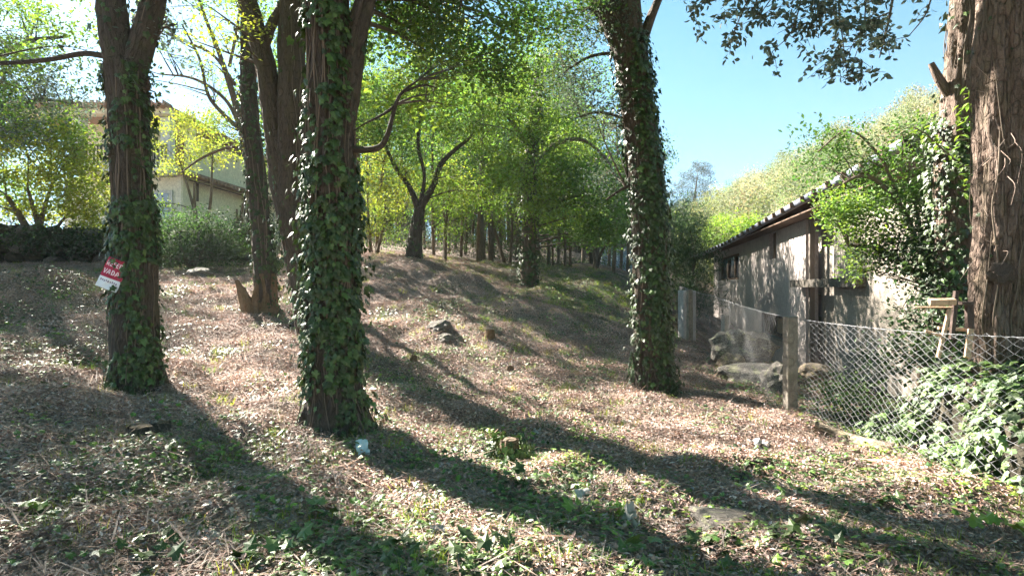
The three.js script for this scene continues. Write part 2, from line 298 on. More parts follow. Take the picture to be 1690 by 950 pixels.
// ivy on a stem: leaves one by one where they show large, the rest together; dens(t, angle, worldPoint) in 0..1
const ivyMats = [C.ivy, C.ivyDark, C.ivyPale, col(.038, .068, .012)].map((c) => new THREE.MeshStandardMaterial({ side: THREE.DoubleSide, color: c, roughness: .42 }));
function ivyOn(root, stems, n, dens, { seed = 1, size = .09, single = 0, runners = 14, out = .05, name = 'ivy', tint = null } = {}) {
  const r = rngOf(seed * 31 + 7), found = [], runs = [];
  const total = stems.reduce((a, s) => a + s.L * s.rad[0], 0);
  for (const s of stems) {
    const k = Math.round(1.5 * n * s.L * s.rad[0] / total);
    for (let i = 0; i < k; i++) {
      const t = r(), a = r() * 6.283, q = s.pos(t, a, 0); if (r() > dens(t, a, q.p)) continue;
      const o = r() < .12 ? rr(out, out * 2.4, r) : rr(.008, out, r), p = q.p.addScaledVector(q.n, o), nn = q.n.clone().add(V(rr(-.55, .55, r), rr(-.1, .7, r), rr(-.55, .55, r))), tip = V(rr(-.8, .8, r), -1, rr(-.8, .8, r)).addScaledVector(q.n, .25);
      const view = q.n.dot(V(-p.x, EYE - p.y, -p.z).normalize());
      found.push([p, facing(nn, tip), (.45 + .85 * r() * r() + .12 * r()) * size, vary(r() < .12 ? C.ivyPale : r() < .5 ? C.ivyDark : tint ?? C.ivy, .25, r), view > .1 && Math.abs(p.x / p.z) < .84 && Math.abs((p.y - EYE) / p.z) < .47 ? r() : 2]);
    }
    for (let k = 0; k < Math.max(3, runners * s.L / 6); k++) {
      let a = r() * 6.283, t = r() * .5; const pts = []; for (let q = 0; q < 9; q++) { pts.push(s.pos(t, a, .012).p); t += rr(.15, .45, r) / s.L; a += rr(-.22, .22, r); if (t > 1) break; }
      if (pts.length > 1) { const w = rr(.003, .009, r); runs.push(tube(pts, pts.map(() => w), { seg: 5, step: .08, ridge: 0, lump: .2 }).g); }
    }
  }
  if (!runs.length) { const s = stems[0], pts = [.05, .3, .6].map((t, i) => s.pos(t, i * .3, .01).p); runs.push(tube(pts, pts.map(() => .005), { seg: 5, step: .08, ridge: 0 }).g); }
  const iv = part(name, mergeGeometries(runs), M.vineStem, root);
  found.sort((a, b) => a[4] - b[4]);
  found.splice(0, single).forEach((f, i) => { const m = shadow(new THREE.Mesh(ivyGeo[i % 4], ivyMats[Math.floor(r() * 3.2) % 4])); m.name = 'leaf'; m.position.copy(f[0]).sub(root.position).sub(iv.position); m.quaternion.copy(f[1]); m.scale.setScalar(f[2]); iv.add(m); });
  inst('small_leaves', ivyGeo[0], M.ivy, found, iv);
  return iv;
}
const base = (px, py, d) => { const p = P(px, py, d); return V(p.x, hgt(p.x, p.z), p.z); };
function treeAt(label, b, group, name = 'tree') { return thing(name, label, 'tree', b, group); }

// ───────────────────────── large structure: hillside, houses, walls ─────────────────────────
function boxG(w, h, d, x, y, z, ry = 0, bevel = .012) { const g = new RoundedBoxGeometry(w, h, d, 2, Math.min(bevel, w / 3, h / 3, d / 3)); g.rotateY(ry); g.translate(x, y, z); return g; }
function uvBox(g, s) { g.computeVertexNormals(); const p = g.attributes.position, n = g.attributes.normal, u = new Float32Array(p.count * 2); for (let i = 0; i < p.count; i++) { const ax = Math.abs(n.getX(i)), ay = Math.abs(n.getY(i)), az = Math.abs(n.getZ(i)); u[i * 2] = (ax > az ? p.getZ(i) : p.getX(i)) / s; u[i * 2 + 1] = (ay > ax && ay > az ? p.getZ(i) : p.getY(i)) / s; } g.setAttribute('uv', new THREE.BufferAttribute(u, 2)); return g; }
// the wooded slope that rises to the right
const hillH = (x, z) => {
  const s = Math.max(0, x - 10.5);
  return -1 + Math.min(34, .62 * s * (1 - .004 * s)) * sstep(-10, -46, z) + 1.2 * N3(x * .05, z * .05, 71) * sstep(0, 12, s);
};
{
  const b = new MB(), n = 70;
  for (let j = 0; j <= n; j++) for (let i = 0; i <= n; i++) { const x = 9 + i / n * 95, z = -10 - j / n * 130; b.v(x, hillH(x, z) - .4, z, col(.16, .15, .07), x / 3, z / 3); }
  for (let j = 0; j < n; j++) for (let i = 0; i < n; i++) { const a = j * (n + 1) + i; b.t(a, a + 1, a + n + 1); b.t(a + 1, a + n + 2, a + n + 1); }
  struct('hillside', b.build(true), std({ vertexColors: true, bumpMap: soilBump, bumpScale: .1 }));
  const r = rngOf(91), list = [];
  for (let k = 0; k < 480; k++) {
    const z = -24 - 100 * r(), x = 12 + r() * 78, h = hillH(x, z); if (x / -z < .22 || x / -z > 1.0) continue;
    const R0 = rr(1.3, 3.2, r), tall = rr(2.2, 5.5, r), c = [C.pale, C.pale, C.olive, C.olive, C.green, col(.25, .22, .12), col(.21, .22, .10)][Math.floor(r() * 7)];
    for (let i = 0; i < 48; i++) { const v = V(r() * 2 - 1, r() * 2 - 1, r() * 2 - 1).normalize().multiplyScalar(rr(.6, 1, r)); list.push([V(x + v.x * R0, h + tall * .65 + v.y * tall * .7, z + v.z * R0), eulerQ(r() * 6, r() * 6, r() * 6), rr(.4, .75, r), vary(c, .22, r)]); }
  }
  const w = inst('hillside_wood', CL.hill, M.leaf, list, scene); w.userData.label = 'pale yellow-green wood covering the hillside behind the grey house'; w.userData.category = 'wood';
}
// grey rendered house on the right: a long wall that recedes, X = 4.6 + 0.185 d
const wx = (d) => 4.6 + .185 * d, WALLDIR = Math.atan2(.185, 1);
{
  const b0 = V(wx(16), -.5, -16), t = thing('grey_house', 'grey rendered house with low eaves and dark openings behind the wire fence', 'house', b0);
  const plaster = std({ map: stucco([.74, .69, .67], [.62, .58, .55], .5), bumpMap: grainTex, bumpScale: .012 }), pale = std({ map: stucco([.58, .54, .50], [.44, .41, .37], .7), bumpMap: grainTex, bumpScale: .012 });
  const dark = std({ color: col(.035, .028, .024) }), wood = std({ color: col(.12, .075, .05), bumpMap: barkBump, bumpScale: .003 }), metal = std({ color: col(.24, .26, .32), metalness: .3, roughness: .5 });
  const eave = (d) => Math.max(3.4, 3.72 - .022 * (d - 9));
  // a slab of the wall between two depths and two heights; out moves its face towards the garden
  function slab(name, d0, d1, y0, y1, mat, out = 0, th = .3, s = 2.2) {
    const L = Math.hypot(wx(d1) - wx(d0), d1 - d0), dm = (d0 + d1) / 2, g = new THREE.BoxGeometry(th, y1 - y0, L), k = th / 2 - out;
    g.rotateY(-WALLDIR); g.translate(wx(dm) + Math.cos(WALLDIR) * k, (y0 + y1) / 2, -dm + Math.sin(WALLDIR) * k);
    return part(name, uvBox(g, s), mat, t);
  }
  const W1 = [29.3, 24.2, 1.95, 3.02], W2 = [19.15, 18.3, 2.5, 3.32], W3 = [20.2, 16.8, .12, .78];
  const top = (d0, d1) => eave((d0 + d1) / 2);
  slab('wall', 31, W1[0], -1.4, eave(30), plaster); slab('wall', W1[0], W1[1], -1.4, W1[2], plaster); slab('wall', W1[0], W1[1], W1[3], eave(27), plaster);
  slab('wall', W1[1], W3[0], -1.4, eave(22), plaster); slab('wall', W3[0], W2[0], W3[3], eave(19.7), plaster); slab('wall', W2[0], W2[1], W3[3], W2[2], plaster); slab('wall', W2[0], W2[1], W2[3], eave(18.7), plaster);
  slab('wall', W2[1], W3[1], W3[3], eave(17.5), plaster); slab('wall', W3[0], W3[1], -1.4, W3[2], plaster); slab('wall', W3[1], 15.25, -1.4, eave(16), plaster, .02);
  // set-back bay with a doorway, then the paler wall nearer the fence
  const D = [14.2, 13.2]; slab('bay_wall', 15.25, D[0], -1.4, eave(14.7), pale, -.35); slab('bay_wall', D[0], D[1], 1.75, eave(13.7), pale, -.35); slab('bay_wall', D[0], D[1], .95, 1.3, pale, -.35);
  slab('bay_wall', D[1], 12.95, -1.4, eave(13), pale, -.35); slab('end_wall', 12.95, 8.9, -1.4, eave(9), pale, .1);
  slab('door_recess', D[0] + .2, D[1] - .2, -1.2, 1.9, dark, -.75, .1);
  slab('lintel', 15.6, 11.2, 1.62, 1.80, std({ color: col(.09, .075, .06), bumpMap: barkBump, bumpScale: .01 }), .3, .22).name = 'beam';
  const win = (w, n, inset, pane) => {
    const f = slab('window', w[0] + .1, w[1] - .1, w[2] - .05, w[3] + .05, dark, -inset - .12, .04);
    const fr = (d0, d1, y0, y1) => { const m = slab('frame', d0, d1, y0, y1, wood, -inset + .03, .07); t.remove(m); f.add(m); };
    fr(w[0], w[1], w[3] - .09, w[3]); fr(w[0], w[1], w[2], w[2] + .08);
    for (let i = 0; i <= n; i++) { const d = w[0] + (w[1] - w[0]) * i / n, q = i === 0 ? -.1 : i === n ? .1 : .05; fr(i === n ? d + .2 : d, i === n ? d : d - .2, w[2] + .08, w[3] - .09); }
    if (pane) { const g = slab('pane', w[0] - .15, w[1] + .15, w[2] + .06, w[3] - .06, std({ color: col(.02, .022, .025), roughness: .12 }), -inset - .03, .012); t.remove(g); f.add(g); }
  };
  win(W1, 3, .14, true); slab('shutter', W2[0], W2[1], W2[2], W2[3], wood, -.12, .05); win(W3, 3, .12, false);
  slab('boards', W3[0] - 1.3, W3[1] + .3, W3[2] + .1, W3[3] - .1, std({ color: col(.30, .21, .14), bumpMap: barkBump, bumpScale: .004 }), -.16, .03);
  slab('sill', W3[0] + .1, W3[1] - .1, W3[2] - .07, W3[2], pale, .06, .2); slab('downpipe', 15.02, 14.9, -1.2, eave(15) - .1, std({ color: col(.16, .13, .11) }), .02, .11);
  // roof: corrugated sheets that rise away from the eave, rafters below, gutter in front
  const rf = new MB(), nc = 300;
  for (let i = 0; i <= nc; i++) { const d = 39 - 30.3 * i / nc, c = .022 * Math.cos(i * 1.57), x = wx(d) - .46, y = eave(d) + .05 + c; rf.v(x, y, -d); rf.v(x + 4.6, y + .5, -d + .85); rf.v(x, y - .012, -d); rf.v(x + 4.6, y + .488, -d + .85); }
  for (let i = 0; i < nc; i++) { const a = i * 4; rf.t(a, a + 4, a + 1); rf.t(a + 1, a + 4, a + 5); rf.t(a + 2, a + 3, a + 6); rf.t(a + 3, a + 7, a + 6); rf.t(a, a + 2, a + 4); rf.t(a + 2, a + 6, a + 4); }
  const roof = part('roof', rf.build(), metal, t);
  const gt = []; for (let i = 0; i <= 8; i++) { const d = 38.5 - 29.8 * i / 8; gt.push(V(wx(d) - .52, eave(d) - .02, -d)); }
  const gutter = part('gutter', tube(gt, gt.map(() => .085), { seg: 10, step: .4, ridge: 0, lump: .03 }).g, metal, t); t.remove(gutter); roof.add(gutter);
  for (let i = 0; i < 35; i++) { const d = 38 - i * .85, g = new THREE.BoxGeometry(1.5, .12, .07); g.rotateZ(.11); g.rotateY(-WALLDIR); g.translate(wx(d) + .08, eave(d) + .03, -d); const m = part('rafter', g, wood, t); t.remove(m); roof.add(m); }
  const so = new THREE.BoxGeometry(.5, .03, 30.2); so.rotateY(-WALLDIR); so.translate(wx(23.9) - .22, eave(23.9) - .06, -23.9); so.computeVertexNormals(); part('soffit', so, wood, t);
  // the far gable wall and the back, so that the house is closed
  const bk = new THREE.BoxGeometry(.3, 5.0, 22.4); bk.rotateY(-WALLDIR); bk.translate(wx(19.9) + 5, 1.4, -19.2); part('back_wall', uvBox(bk, 2), plaster, t);
  for (const d of [30.85, 9.05]) { const g = new THREE.BoxGeometry(4.9, 4.8, .28); g.rotateY(-WALLDIR); g.translate(wx(d) + 2.6, 1.1, -d + .5); part('gable_wall', uvBox(g, 2), plaster, t); }
}
// cream house on the left
{
  const ox = (d) => -17.6 + .085 * d, a = Math.atan2(.085, 1), b0 = V(ox(32), 3.6, -32);
  const t = thing('cream_house', 'cream two storey house with tiled roofs and a balcony among the trees on the left', 'house', b0);
  const cream = std({ map: stucco([.96, .94, .86], [.90, .87, .78], .3), bumpMap: grainTex, bumpScale: .006 }), white = std({ map: stucco([.88, .88, .86], [.72, .72, .70], .4) }), brown = std({ color: col(.10, .055, .035) }), shut = std({ color: col(.25, .10, .05) });
  const tileM = std({ color: col(.33, .22, .16), bumpMap: grainTex, bumpScale: .01 }), dk = std({ color: col(.03, .025, .025) }), pipe = std({ color: col(.09, .06, .05) });
  const bx = (name, w, h, l, x, y, z, mat, parent = t) => { const g = new THREE.BoxGeometry(w, h, l); g.translate(x, y, z); g.rotateY(0); const m = part(name, uvBox(g, 2), mat, t); if (parent !== t) { t.remove(m); parent.add(m); } return m; };
  // lower wing: side wall between d = 28 and 40
  function side(name, d0, d1, y0, y1, mat, out = 0, th = .3) { const dm = (d0 + d1) / 2, L = (d1 - d0) / Math.cos(a), g = new THREE.BoxGeometry(th, y1 - y0, L); g.rotateY(-a); g.translate(ox(dm) - (th / 2 - out), (y0 + y1) / 2, -dm); return part(name, uvBox(g, 2), mat, t); }
  const w = [33.6, 35.4, 5.15, 6.05];
  side('wall', 28, w[0], 2.6, 6.8, cream); side('wall', w[1], 40, 2.6, 6.8, cream); side('wall', w[0], w[1], 2.6, w[2], cream); side('wall', w[0], w[1], w[3], 6.8, cream);
  const sh = side('window', w[0] - .1, w[1] + .1, w[2] - .05, w[3] + .05, dk, -.14, .05);
  for (let i = 0; i < 6; i++) { const m = side('slat', w[0] + .05, w[1] - .05, w[2] + .04 + i * .15, w[2] + .15 + i * .15, brown, -.05, .03); t.remove(m); sh.add(m); }
  side('bracket', 29.0, 29.12, 5.75, 6.65, pipe, .06, .06); side('bracket', 33.3, 33.42, 5.6, 6.6, pipe, .06, .06); side('bracket', 37.7, 37.9, 5.6, 6.3, pipe, .12, .1); side('bracket', 38.8, 39, 5.6, 6.3, pipe, .12, .1); side('door', 39.2, 39.9, 3.6, 5.6, brown, .02, .1);
  for (let k = 0; k < 3; k++) { const pts = [28.2, 31, 34, 37, 40].map((d) => V(ox(d) + .16 + k * .16, 6.62 - k * .045, -d)); part('pipe', tube(pts, pts.map(() => .03), { seg: 6, step: .8, ridge: 0, lump: 0 }).g, pipe, t); }
  // lower roof of barrel tiles
  const rl = new THREE.BoxGeometry(3.4, .12, 12.6); rl.rotateZ(-.24); rl.rotateY(-a); rl.translate(ox(34) - 1.1, 7.16, -34); const roof = part('roof', uvBox(rl, 1), tileM, t);
  const tileG = new THREE.CylinderGeometry(.13, .11, .62, 8, 1, false, -Math.PI / 2, Math.PI); tileG.rotateZ(Math.PI / 2); tileG.rotateX(0);
  for (let i = 0; i < 42; i++) for (let j = 0; j < 2; j++) { const d = 27.9 + i * .3, m = new THREE.Mesh(tileG, tileM); shadow(m); m.name = 'tile'; m.position.set(ox(d) + .42 - j * .58, 6.84 + j * .145, -d).sub(t.position); m.rotation.set(0, 0, -.24); roof.add(m); }
  // front face towards the garden, balcony, columns
  bx('front_wall', 5.4, 4.0, .3, ox(28) - 2.75, 4.7, -28.1, cream);
  bx('panel_door', 1.25, 2.2, .08, ox(28) - 1.05, 5.0, -27.9, white); for (let k = 0; k < 3; k++) bx('door_pane', .9, .5, .03, ox(28) - 1.05, 4.4 + k * .65, -27.85, std({ color: col(.35, .42, .52), roughness: .15 }));
  bx('balcony_slab', 4.4, .42, 1.5, ox(28) - 2.3, 6.98, -27.6, white);
  const rail = bx('balcony_rail', 4.3, .07, .07, ox(28) - 2.3, 7.95, -26.95, dk); for (let i = 0; i < 26; i++) bx('baluster', .05, .75, .05, ox(28) - 4.4 + i * .168, 7.56, -26.95, dk, rail);
  for (const k of [.25, 2.3, 4.2]) bx('column', .42, 2.0, .42, ox(28) - k, 8.2, -27.2, white);
  bx('upper_wall', 5.6, 3.0, .3, ox(28) - 3.1, 8.5, -29.6, cream); for (const k of [1.2, 3.0]) { const s = bx('shutter_door', .95, 2.0, .06, ox(28) - k, 8.1, -29.4, shut); }
  side('upper_side', 29.6, 39, 6.9, 9.3, cream, -1.2); bx('cornice', 7.4, .3, .5, ox(28) - 3.6, 9.42, -26.9, cream);
  // upper hipped roof with eaves
  const up = new MB(), x0 = ox(28) - 7.4, x1 = ox(28) + .3, z0 = -26.4, z1 = -40, yb = 9.55, yt = 10.7; [[x0, yb, z0], [x1, yb, z0], [x1, yb, z1], [x0, yb, z1], [(x0 + x1) / 2 - .5, yt, z0 - 3.4], [(x0 + x1) / 2 - .5, yt, z1 + 3.4]].forEach((p) => up.v(...p));
  [[0, 1, 4], [1, 2, 5], [1, 5, 4], [2, 3, 5], [3, 0, 4], [3, 4, 5], [0, 2, 1], [0, 3, 2]].forEach((f) => up.t(...f)); const ur = part('upper_roof', uvBox(up.build(), 1), tileM, t);
  for (let i = 0; i < 27; i++) { const m = shadow(new THREE.Mesh(tileG, tileM)); m.name = 'tile'; m.position.set(x0 + .14 + i * .285, yb + .03, z0 + .02).sub(t.position); m.rotation.set(0, Math.PI / 2, 0); m.rotation.order = 'YXZ'; ur.add(m); }
  bx('house_core', 5.0, 6.0, 8, ox(28) - 3.2, 5.6, -34, cream);
}
// stones shared by walls and rock heaps
const rockTex = tex(512, 512, (i) => { const v = .55 + .35 * (stuccoN[1][i] - .5) + .35 * (stuccoN[2][i] - .5), l = sstep(.6, .75, stuccoN[0][i]) * .25; return [v + l * .3, v * .97 + l * .4, v * .93 + l * .1]; }, true);
M.rock = std({ map: rockTex, bumpMap: grainTex, bumpScale: .02, color: col(.62, .58, .55) }); M.rockWarm = std({ map: rockTex, bumpMap: grainTex, bumpScale: .02, color: col(.80, .66, .52) }); M.shadedStone = std({ map: rockTex, bumpMap: grainTex, bumpScale: .02, color: col(.20, .18, .11) });  // last one: same stone, shade of the wall face darkened into its colour
function rockG(seed, sx, sy, sz, detail = 4, rough = .2) {
  const g = new THREE.IcosahedronGeometry(1, detail), p = g.attributes.position, v = V(0, 0, 0), u = [];
  for (let i = 0; i < p.count; i++) { v.fromBufferAttribute(p, i); const n = N3(v.x * 1.1 + seed, v.y * 1.1, v.z * 1.1) * rough + N3(v.x * 2.9, v.y * 2.9 + seed, v.z * 2.9) * rough * .4 + N3(v.x * 7, v.y * 7, v.z * 7 + seed) * .03; v.multiplyScalar(1 + n); p.setXYZ(i, v.x * sx, v.y * sy, v.z * sz); u.push(Math.atan2(v.z, v.x) * 1.2, v.y * 1.2); }
  g.setAttribute('uv', new THREE.Float32BufferAttribute(u, 2)); g.computeVertexNormals(); const w = g.attributes.normal; return g;
}
{
  const r = rngOf(61), A = P(-60, 430, 15.6), B = P(420, 420, 18.2), geos = [0, 1, 2, 3, 4, 5].map((k) => rockG(k * 3.1, .5, .5, .42, 2, .18));
  const t = thing('stone_wall', 'low dry stone retaining wall with painted-in shade below the cream house and shrubs', 'wall', V((A.x + B.x) / 2, 2, (A.z + B.z) / 2));
  const L = Math.hypot(B.x - A.x, B.z - A.z), ang = Math.atan2(-(B.z - A.z), B.x - A.x), hh = .95;
  const cg = new MB(), nn = 40; for (let i = 0; i <= nn; i++) { const x = A.x + (B.x - A.x) * i / nn, z = A.z + (B.z - A.z) * i / nn - .35, y = hgt(x, z); for (const [dy, dz] of [[-.3, .12], [hh, .12], [hh, -1.2], [-.3, -1.2]]) cg.v(x, y + dy, z + dz, null, i, dy); }
  for (let i = 0; i < nn; i++) for (let k = 0; k < 4; k++) { const a = i * 4 + k, b = i * 4 + (k + 1) % 4; cg.t(a, b, a + 4); cg.t(b, b + 4, a + 4); }
  part('earth_core', cg.build(), std({ color: col(.07, .05, .035), bumpMap: soilBump, bumpScale: .05 }), t);
  for (let row = 0; row < 4; row++) for (let s = 0; s < L;) {
    const w = rr(.26, .55, r), f = (s + w / 2) / L, x = A.x + (B.x - A.x) * f, z = A.z + (B.z - A.z) * f, h = rr(.24, .32, r); s += w; if (f > 1) break;
    const m = shadow(new THREE.Mesh(geos[Math.floor(r() * 6)], r() < .3 ? M.rock : M.shadedStone)); m.name = 'stone'; m.position.set(x, hgt(x, z) + row * .25 + .1 + rr(-.03, .03, r), z + rr(-.08, .05, r)).sub(t.position); m.rotation.set(rr(-.2, .2, r), ang + rr(-.2, .2, r), rr(-.15, .15, r)); m.scale.set(w * 1.02, h * 1.02, .7); t.add(m);
  }
}

// ───────────────────────── the near trees ─────────────────────────
const below = (p) => [p[0], p[1] + 45, p[2] * 1.08];
{ // left tree with the sign
  const d = 7.1, b = base(226, 637, d), t = treeAt('forked ivy-clad tree on the left that carries the red and white sign', b);
  const tr = stem([[226, 690, 44], [226, 640, 39], [223, 600, 34], [222, 520, 32], [221, 430, 30], [218, 320, 27], [214, 220, 27], [208, 150, 29], [205, 110, 32]], d, { seg: 56, step: .045, ridge: .022, flare: .24, seed: 1 });
  const s1 = stem([[212, 150, 24], [198, 100, 24], [188, 50, 23], [184, 0, 22], [178, -200, 19], [165, -450, 14], [140, -700, 8]], d, { seg: 40, step: .06, seed: 2 }), s2 = stem([[206, 150, 20], [225, 95, 19], [240, 50, 18], [253, 0, 17], [285, -160, 14], [335, -420, 10], [360, -650, 6]], d, { seg: 36, step: .06, seed: 3 });
  part('trunk', tr.g, M.barkGrey, t); part('limb', s1.g, M.barkGrey, t); part('limb', s2.g, M.barkGrey, t);
  const l3 = stem([[172, 92, 5], [140, 88, 4.5], [80, 98, 4], [0, 104, 3.4], [-120, 100, 2]], d, { seg: 10, ridge: 0 }); part('limb', l3.g, M.barkGrey, t);
  ivyOn(t, [tr], 5200, (k, a, p) => { const y = 475 - (p.y - EYE) / d * F; return (y > 330 ? .75 : y > 230 ? .3 : .28) * (y > 440 && y < 520 ? .55 : 1) * sstep(-.35, .25, N3(p.x * 2.2, p.y * 1.1, p.z * 2.2) + (y > 340 && y < 430 ? .5 : 0)); }, { seed: 1, size: .085, single: 220, runners: 34 });
  ivyOn(t, [s1, s2], 900, (k, a, p) => (p.y < 5.6 ? .4 : .12), { seed: 2, size: .08, runners: 12 });
  crown(t, [s1, s2, l3], [[40, 40, 8.5, 1.6, .9, 1.5, 130, C.lime, 0], [-40, 130, 8.5, 1.3, .9, 1.2, 80, C.blue, .05], [120, -250, 8, 2.6, 1.4, 2, 260, C.green, .05], [330, -330, 7.5, 2.2, 1.3, 2, 200, C.green, .05], [150, -600, 7.5, 3, 1.6, 2.5, 300, C.green, .05], [265, 60, 7.3, .35, .5, .3, 9, C.blue], [250, 140, 7.1, .15, .2, .15, 4, C.dark]], CL.near, { seed: 1, branches: 5 });
}
{ // slim trunk with the broken stump
  const d = 12, b = base(438, 518, d), t = treeAt('slim ivy-edged tree with bare orange wood at its foot, right of the forked tree', b);
  const tr = stem([[439, 550, 21], [438, 515, 18], [437, 470, 16.5], [434, 420, 15.5], [428, 350, 14.5], [420, 260, 13.5], [412, 180, 12], [409, 100, 11], [410, 20, 10], [416, -120, 8], [425, -300, 5]], d, { seg: 32, step: .06, flare: .1, seed: 5 });
  const bole = part('trunk', tr.g, M.barkGrey, t); const bw = part('bare_wood', stem([[439, 545, 22], [438, 515, 19.2], [437, 480, 17.8], [436, 452, 16.6]], d, { seg: 28, step: .04, ridge: .03, lump: .14, flare: .1, seed: 6 }).g, M.barkOrange, t); t.remove(bw); bole.add(bw);
  ivyOn(t, [tr], 7500, (k, a, p) => { const y = 475 - (p.y - EYE) / d * F, e = p.x - (439 - 845) / F * d + (y - 500) * .0009; return y > 445 ? .06 + (e > .1 ? .3 : 0) : (e > -.02 ? .8 : .25) * (y < 100 ? .5 : 1); }, { seed: 3, size: .085, runners: 10, out: .09 });
  crown(t, [tr], [[330, -60, 12.5, 1.3, .8, 1.2, 50, C.lime, .05], [460, -330, 12, 2.6, 1.5, 2, 200, C.green, .05]], CL.near, { seed: 2 });
  // broken stump
  const k = base(410, 513, 11.8), s = thing('broken_stump', 'splintered orange-brown stump leaning at the foot of the slim tree', 'stump', k);
  const w = std({ map: barkMap([.24, .18, .13], [.58, .48, .37], .2), bumpMap: barkBump, bumpScale: .012 });
  part('splinter', tube([P(414, 535, 11.7), P(410, 512, 11.7), P(400, 486, 11.7), P(390, 462, 11.7)], [.15, .13, .09, .03], { seg: 16, step: .04, ridge: .03 }).g, w, s);
  part('splinter', tube([P(424, 535, 11.75), P(420, 508, 11.75), P(419, 488, 11.75)], [.10, .09, .06], { seg: 14, step: .04, ridge: .03, cap: true }).g, w, s);
  part('splinter', tube([P(404, 505, 11.75), P(404, 490, 11.75), P(402, 474, 11.75)], [.09, .07, .02], { seg: 12, step: .04, ridge: .02 }).g, w, s);
}
{ // twin stemmed tree behind the big one
  const d = 10.5, b = base(520, 548, d), t = treeAt('brown twin-stemmed tree standing just behind the thick ivy-covered trunk', b);
  const tr = stem([[527, 590, 36], [522, 550, 32], [510, 480, 28], [496, 415, 26], [485, 350, 25]], d, { seg: 48, step: .05, flare: .12, seed: 8 });
  const s1 = stem([[491, 395, 23], [481, 330, 23], [480, 250, 22], [481, 120, 20.5], [482, 0, 20], [486, -200, 16], [495, -500, 9]], d, { seg: 44, step: .06, seed: 9 }), s2 = stem([[488, 400, 19], [466, 310, 18], [452, 210, 16], [438, 110, 15], [418, 35, 14], [402, -20, 13], [360, -220, 10], [310, -480, 6]], d, { seg: 40, step: .06, seed: 10 });
  const s3 = stem([[436, 80, 8], [446, 45, 8], [462, 15, 7.5], [480, -40, 7], [530, -200, 5]], d, { seg: 20, seed: 11 });
  part('trunk', tr.g, M.barkBrown, t); for (const s of [s1, s2, s3]) part('limb', s.g, M.barkBrown, t);
  ivyOn(t, [tr, s1], 3600, (k, a, p) => { const y = 475 - (p.y - EYE) / d * F, e = (p.x - P(490, 0, d).x); return (y > 340 ? .6 : y > 200 ? .16 : .04) * (e < -.16 || e > .1 ? 1 : .3); }, { seed: 5, size: .085, runners: 10, out: .12 });
  crown(t, [s1, s2, s3], [[320, -120, 9.5, 1.8, .9, 1.6, 120, C.lime, .05], [560, -150, 9.5, 2.1, 1, 2, 190, C.green, .02], [450, -400, 9, 3, 1.6, 2.4, 300, C.green, .05], [380, 60, 10, .7, .5, .7, 22, C.yellow, 0]], CL.near, { seed: 3, branches: 4 });
}
{ // the thick ivy trunk
  const d = 6.4, b = base(555, 712, d), t = treeAt('thick ivy-covered trunk in the middle foreground with a side limb', b);
  const tr = stem([[557, 770, 60], [556, 715, 50], [552, 660, 42], [549, 600, 38], [547, 500, 36], [547, 400, 36], [546, 300, 36], [545, 200, 34], [543, 100, 33], [541, 0, 32], [536, -200, 27], [530, -450, 18], [520, -700, 9]], d, { seg: 64, step: .045, ridge: .024, flare: .3, seed: 14 });
  const l1 = stem([[556, 240, 20], [570, 180, 19], [580, 110, 16.5], [592, 45, 15], [605, -5, 14], [640, -150, 10], [690, -350, 6]], d, { seg: 32, step: .05, seed: 15 }), l2 = stem([[580, 246, 5.5], [606, 247, 5], [628, 241, 4.8], [640, 220, 4.2], [648, 190, 3.5], [658, 160, 2.8], [668, 148, 2.2], [690, 132, 1.4]], d, { seg: 14, step: .04, ridge: 0, lump: .15, seed: 16 });
  const l3 = stem([[652, 175, 3], [630, 190, 2.2], [600, 205, 1.6], [585, 215, 1]], d, { seg: 8, ridge: 0 }), l4 = stem([[668, 150, 2.5], [700, 140, 2], [720, 145, 1.3]], d, { seg: 8, ridge: 0 });
  part('trunk', tr.g, M.barkBrown, t); for (const s of [l1, l2, l3, l4]) part('limb', s.g, M.barkBrown, t);
  ivyOn(t, [tr], 9500, (k, a, p) => { const y = 475 - (p.y - EYE) / d * F, n = N3(p.x * 2.6, p.y * .9, p.z * 2.6); const e = (p.x - P(548, 0, d).x); return y > 640 ? .24 * sstep(-.3, .4, n) + (e > .12 ? .5 : 0) : y > 260 ? .9 * sstep(-.75, -.1, n + (e < -.15 ? .5 : 0) + (y > 300 && y < 600 ? .25 : 0)) : .6 * sstep(-.25, .4, n + (e < -.1 ? .35 : 0)); }, { seed: 7, size: .098, single: 300, runners: 46, out: .08 });
  crown(t, [tr, l1, l2], [[720, 20, 7.5, 1.1, .7, 1, 120, C.green, -.05], [800, -60, 7.5, 1.6, .9, 1.4, 190, C.green, 0], [690, 130, 7, .6, .45, .6, 40, C.lime, 0], [760, 50, 7.4, .9, .6, .9, 100, C.mid, -.1], [830, 60, 7.6, .7, .5, .7, 60, C.green, 0], [720, 90, 7.8, .6, .4, .6, 40, C.green, -.05], [790, 140, 7.8, .5, .4, .5, 26, C.green, 0], [640, 60, 7.6, .6, .5, .6, 32, C.lime], [620, -400, 6.5, 3.2, 1.5, 3, 900, C.green, -.1], [900, -700, 5.5, 3.2, 1.6, 3, 900, C.green, -.1]], CL.near, { seed: 4, branches: 4 });
}
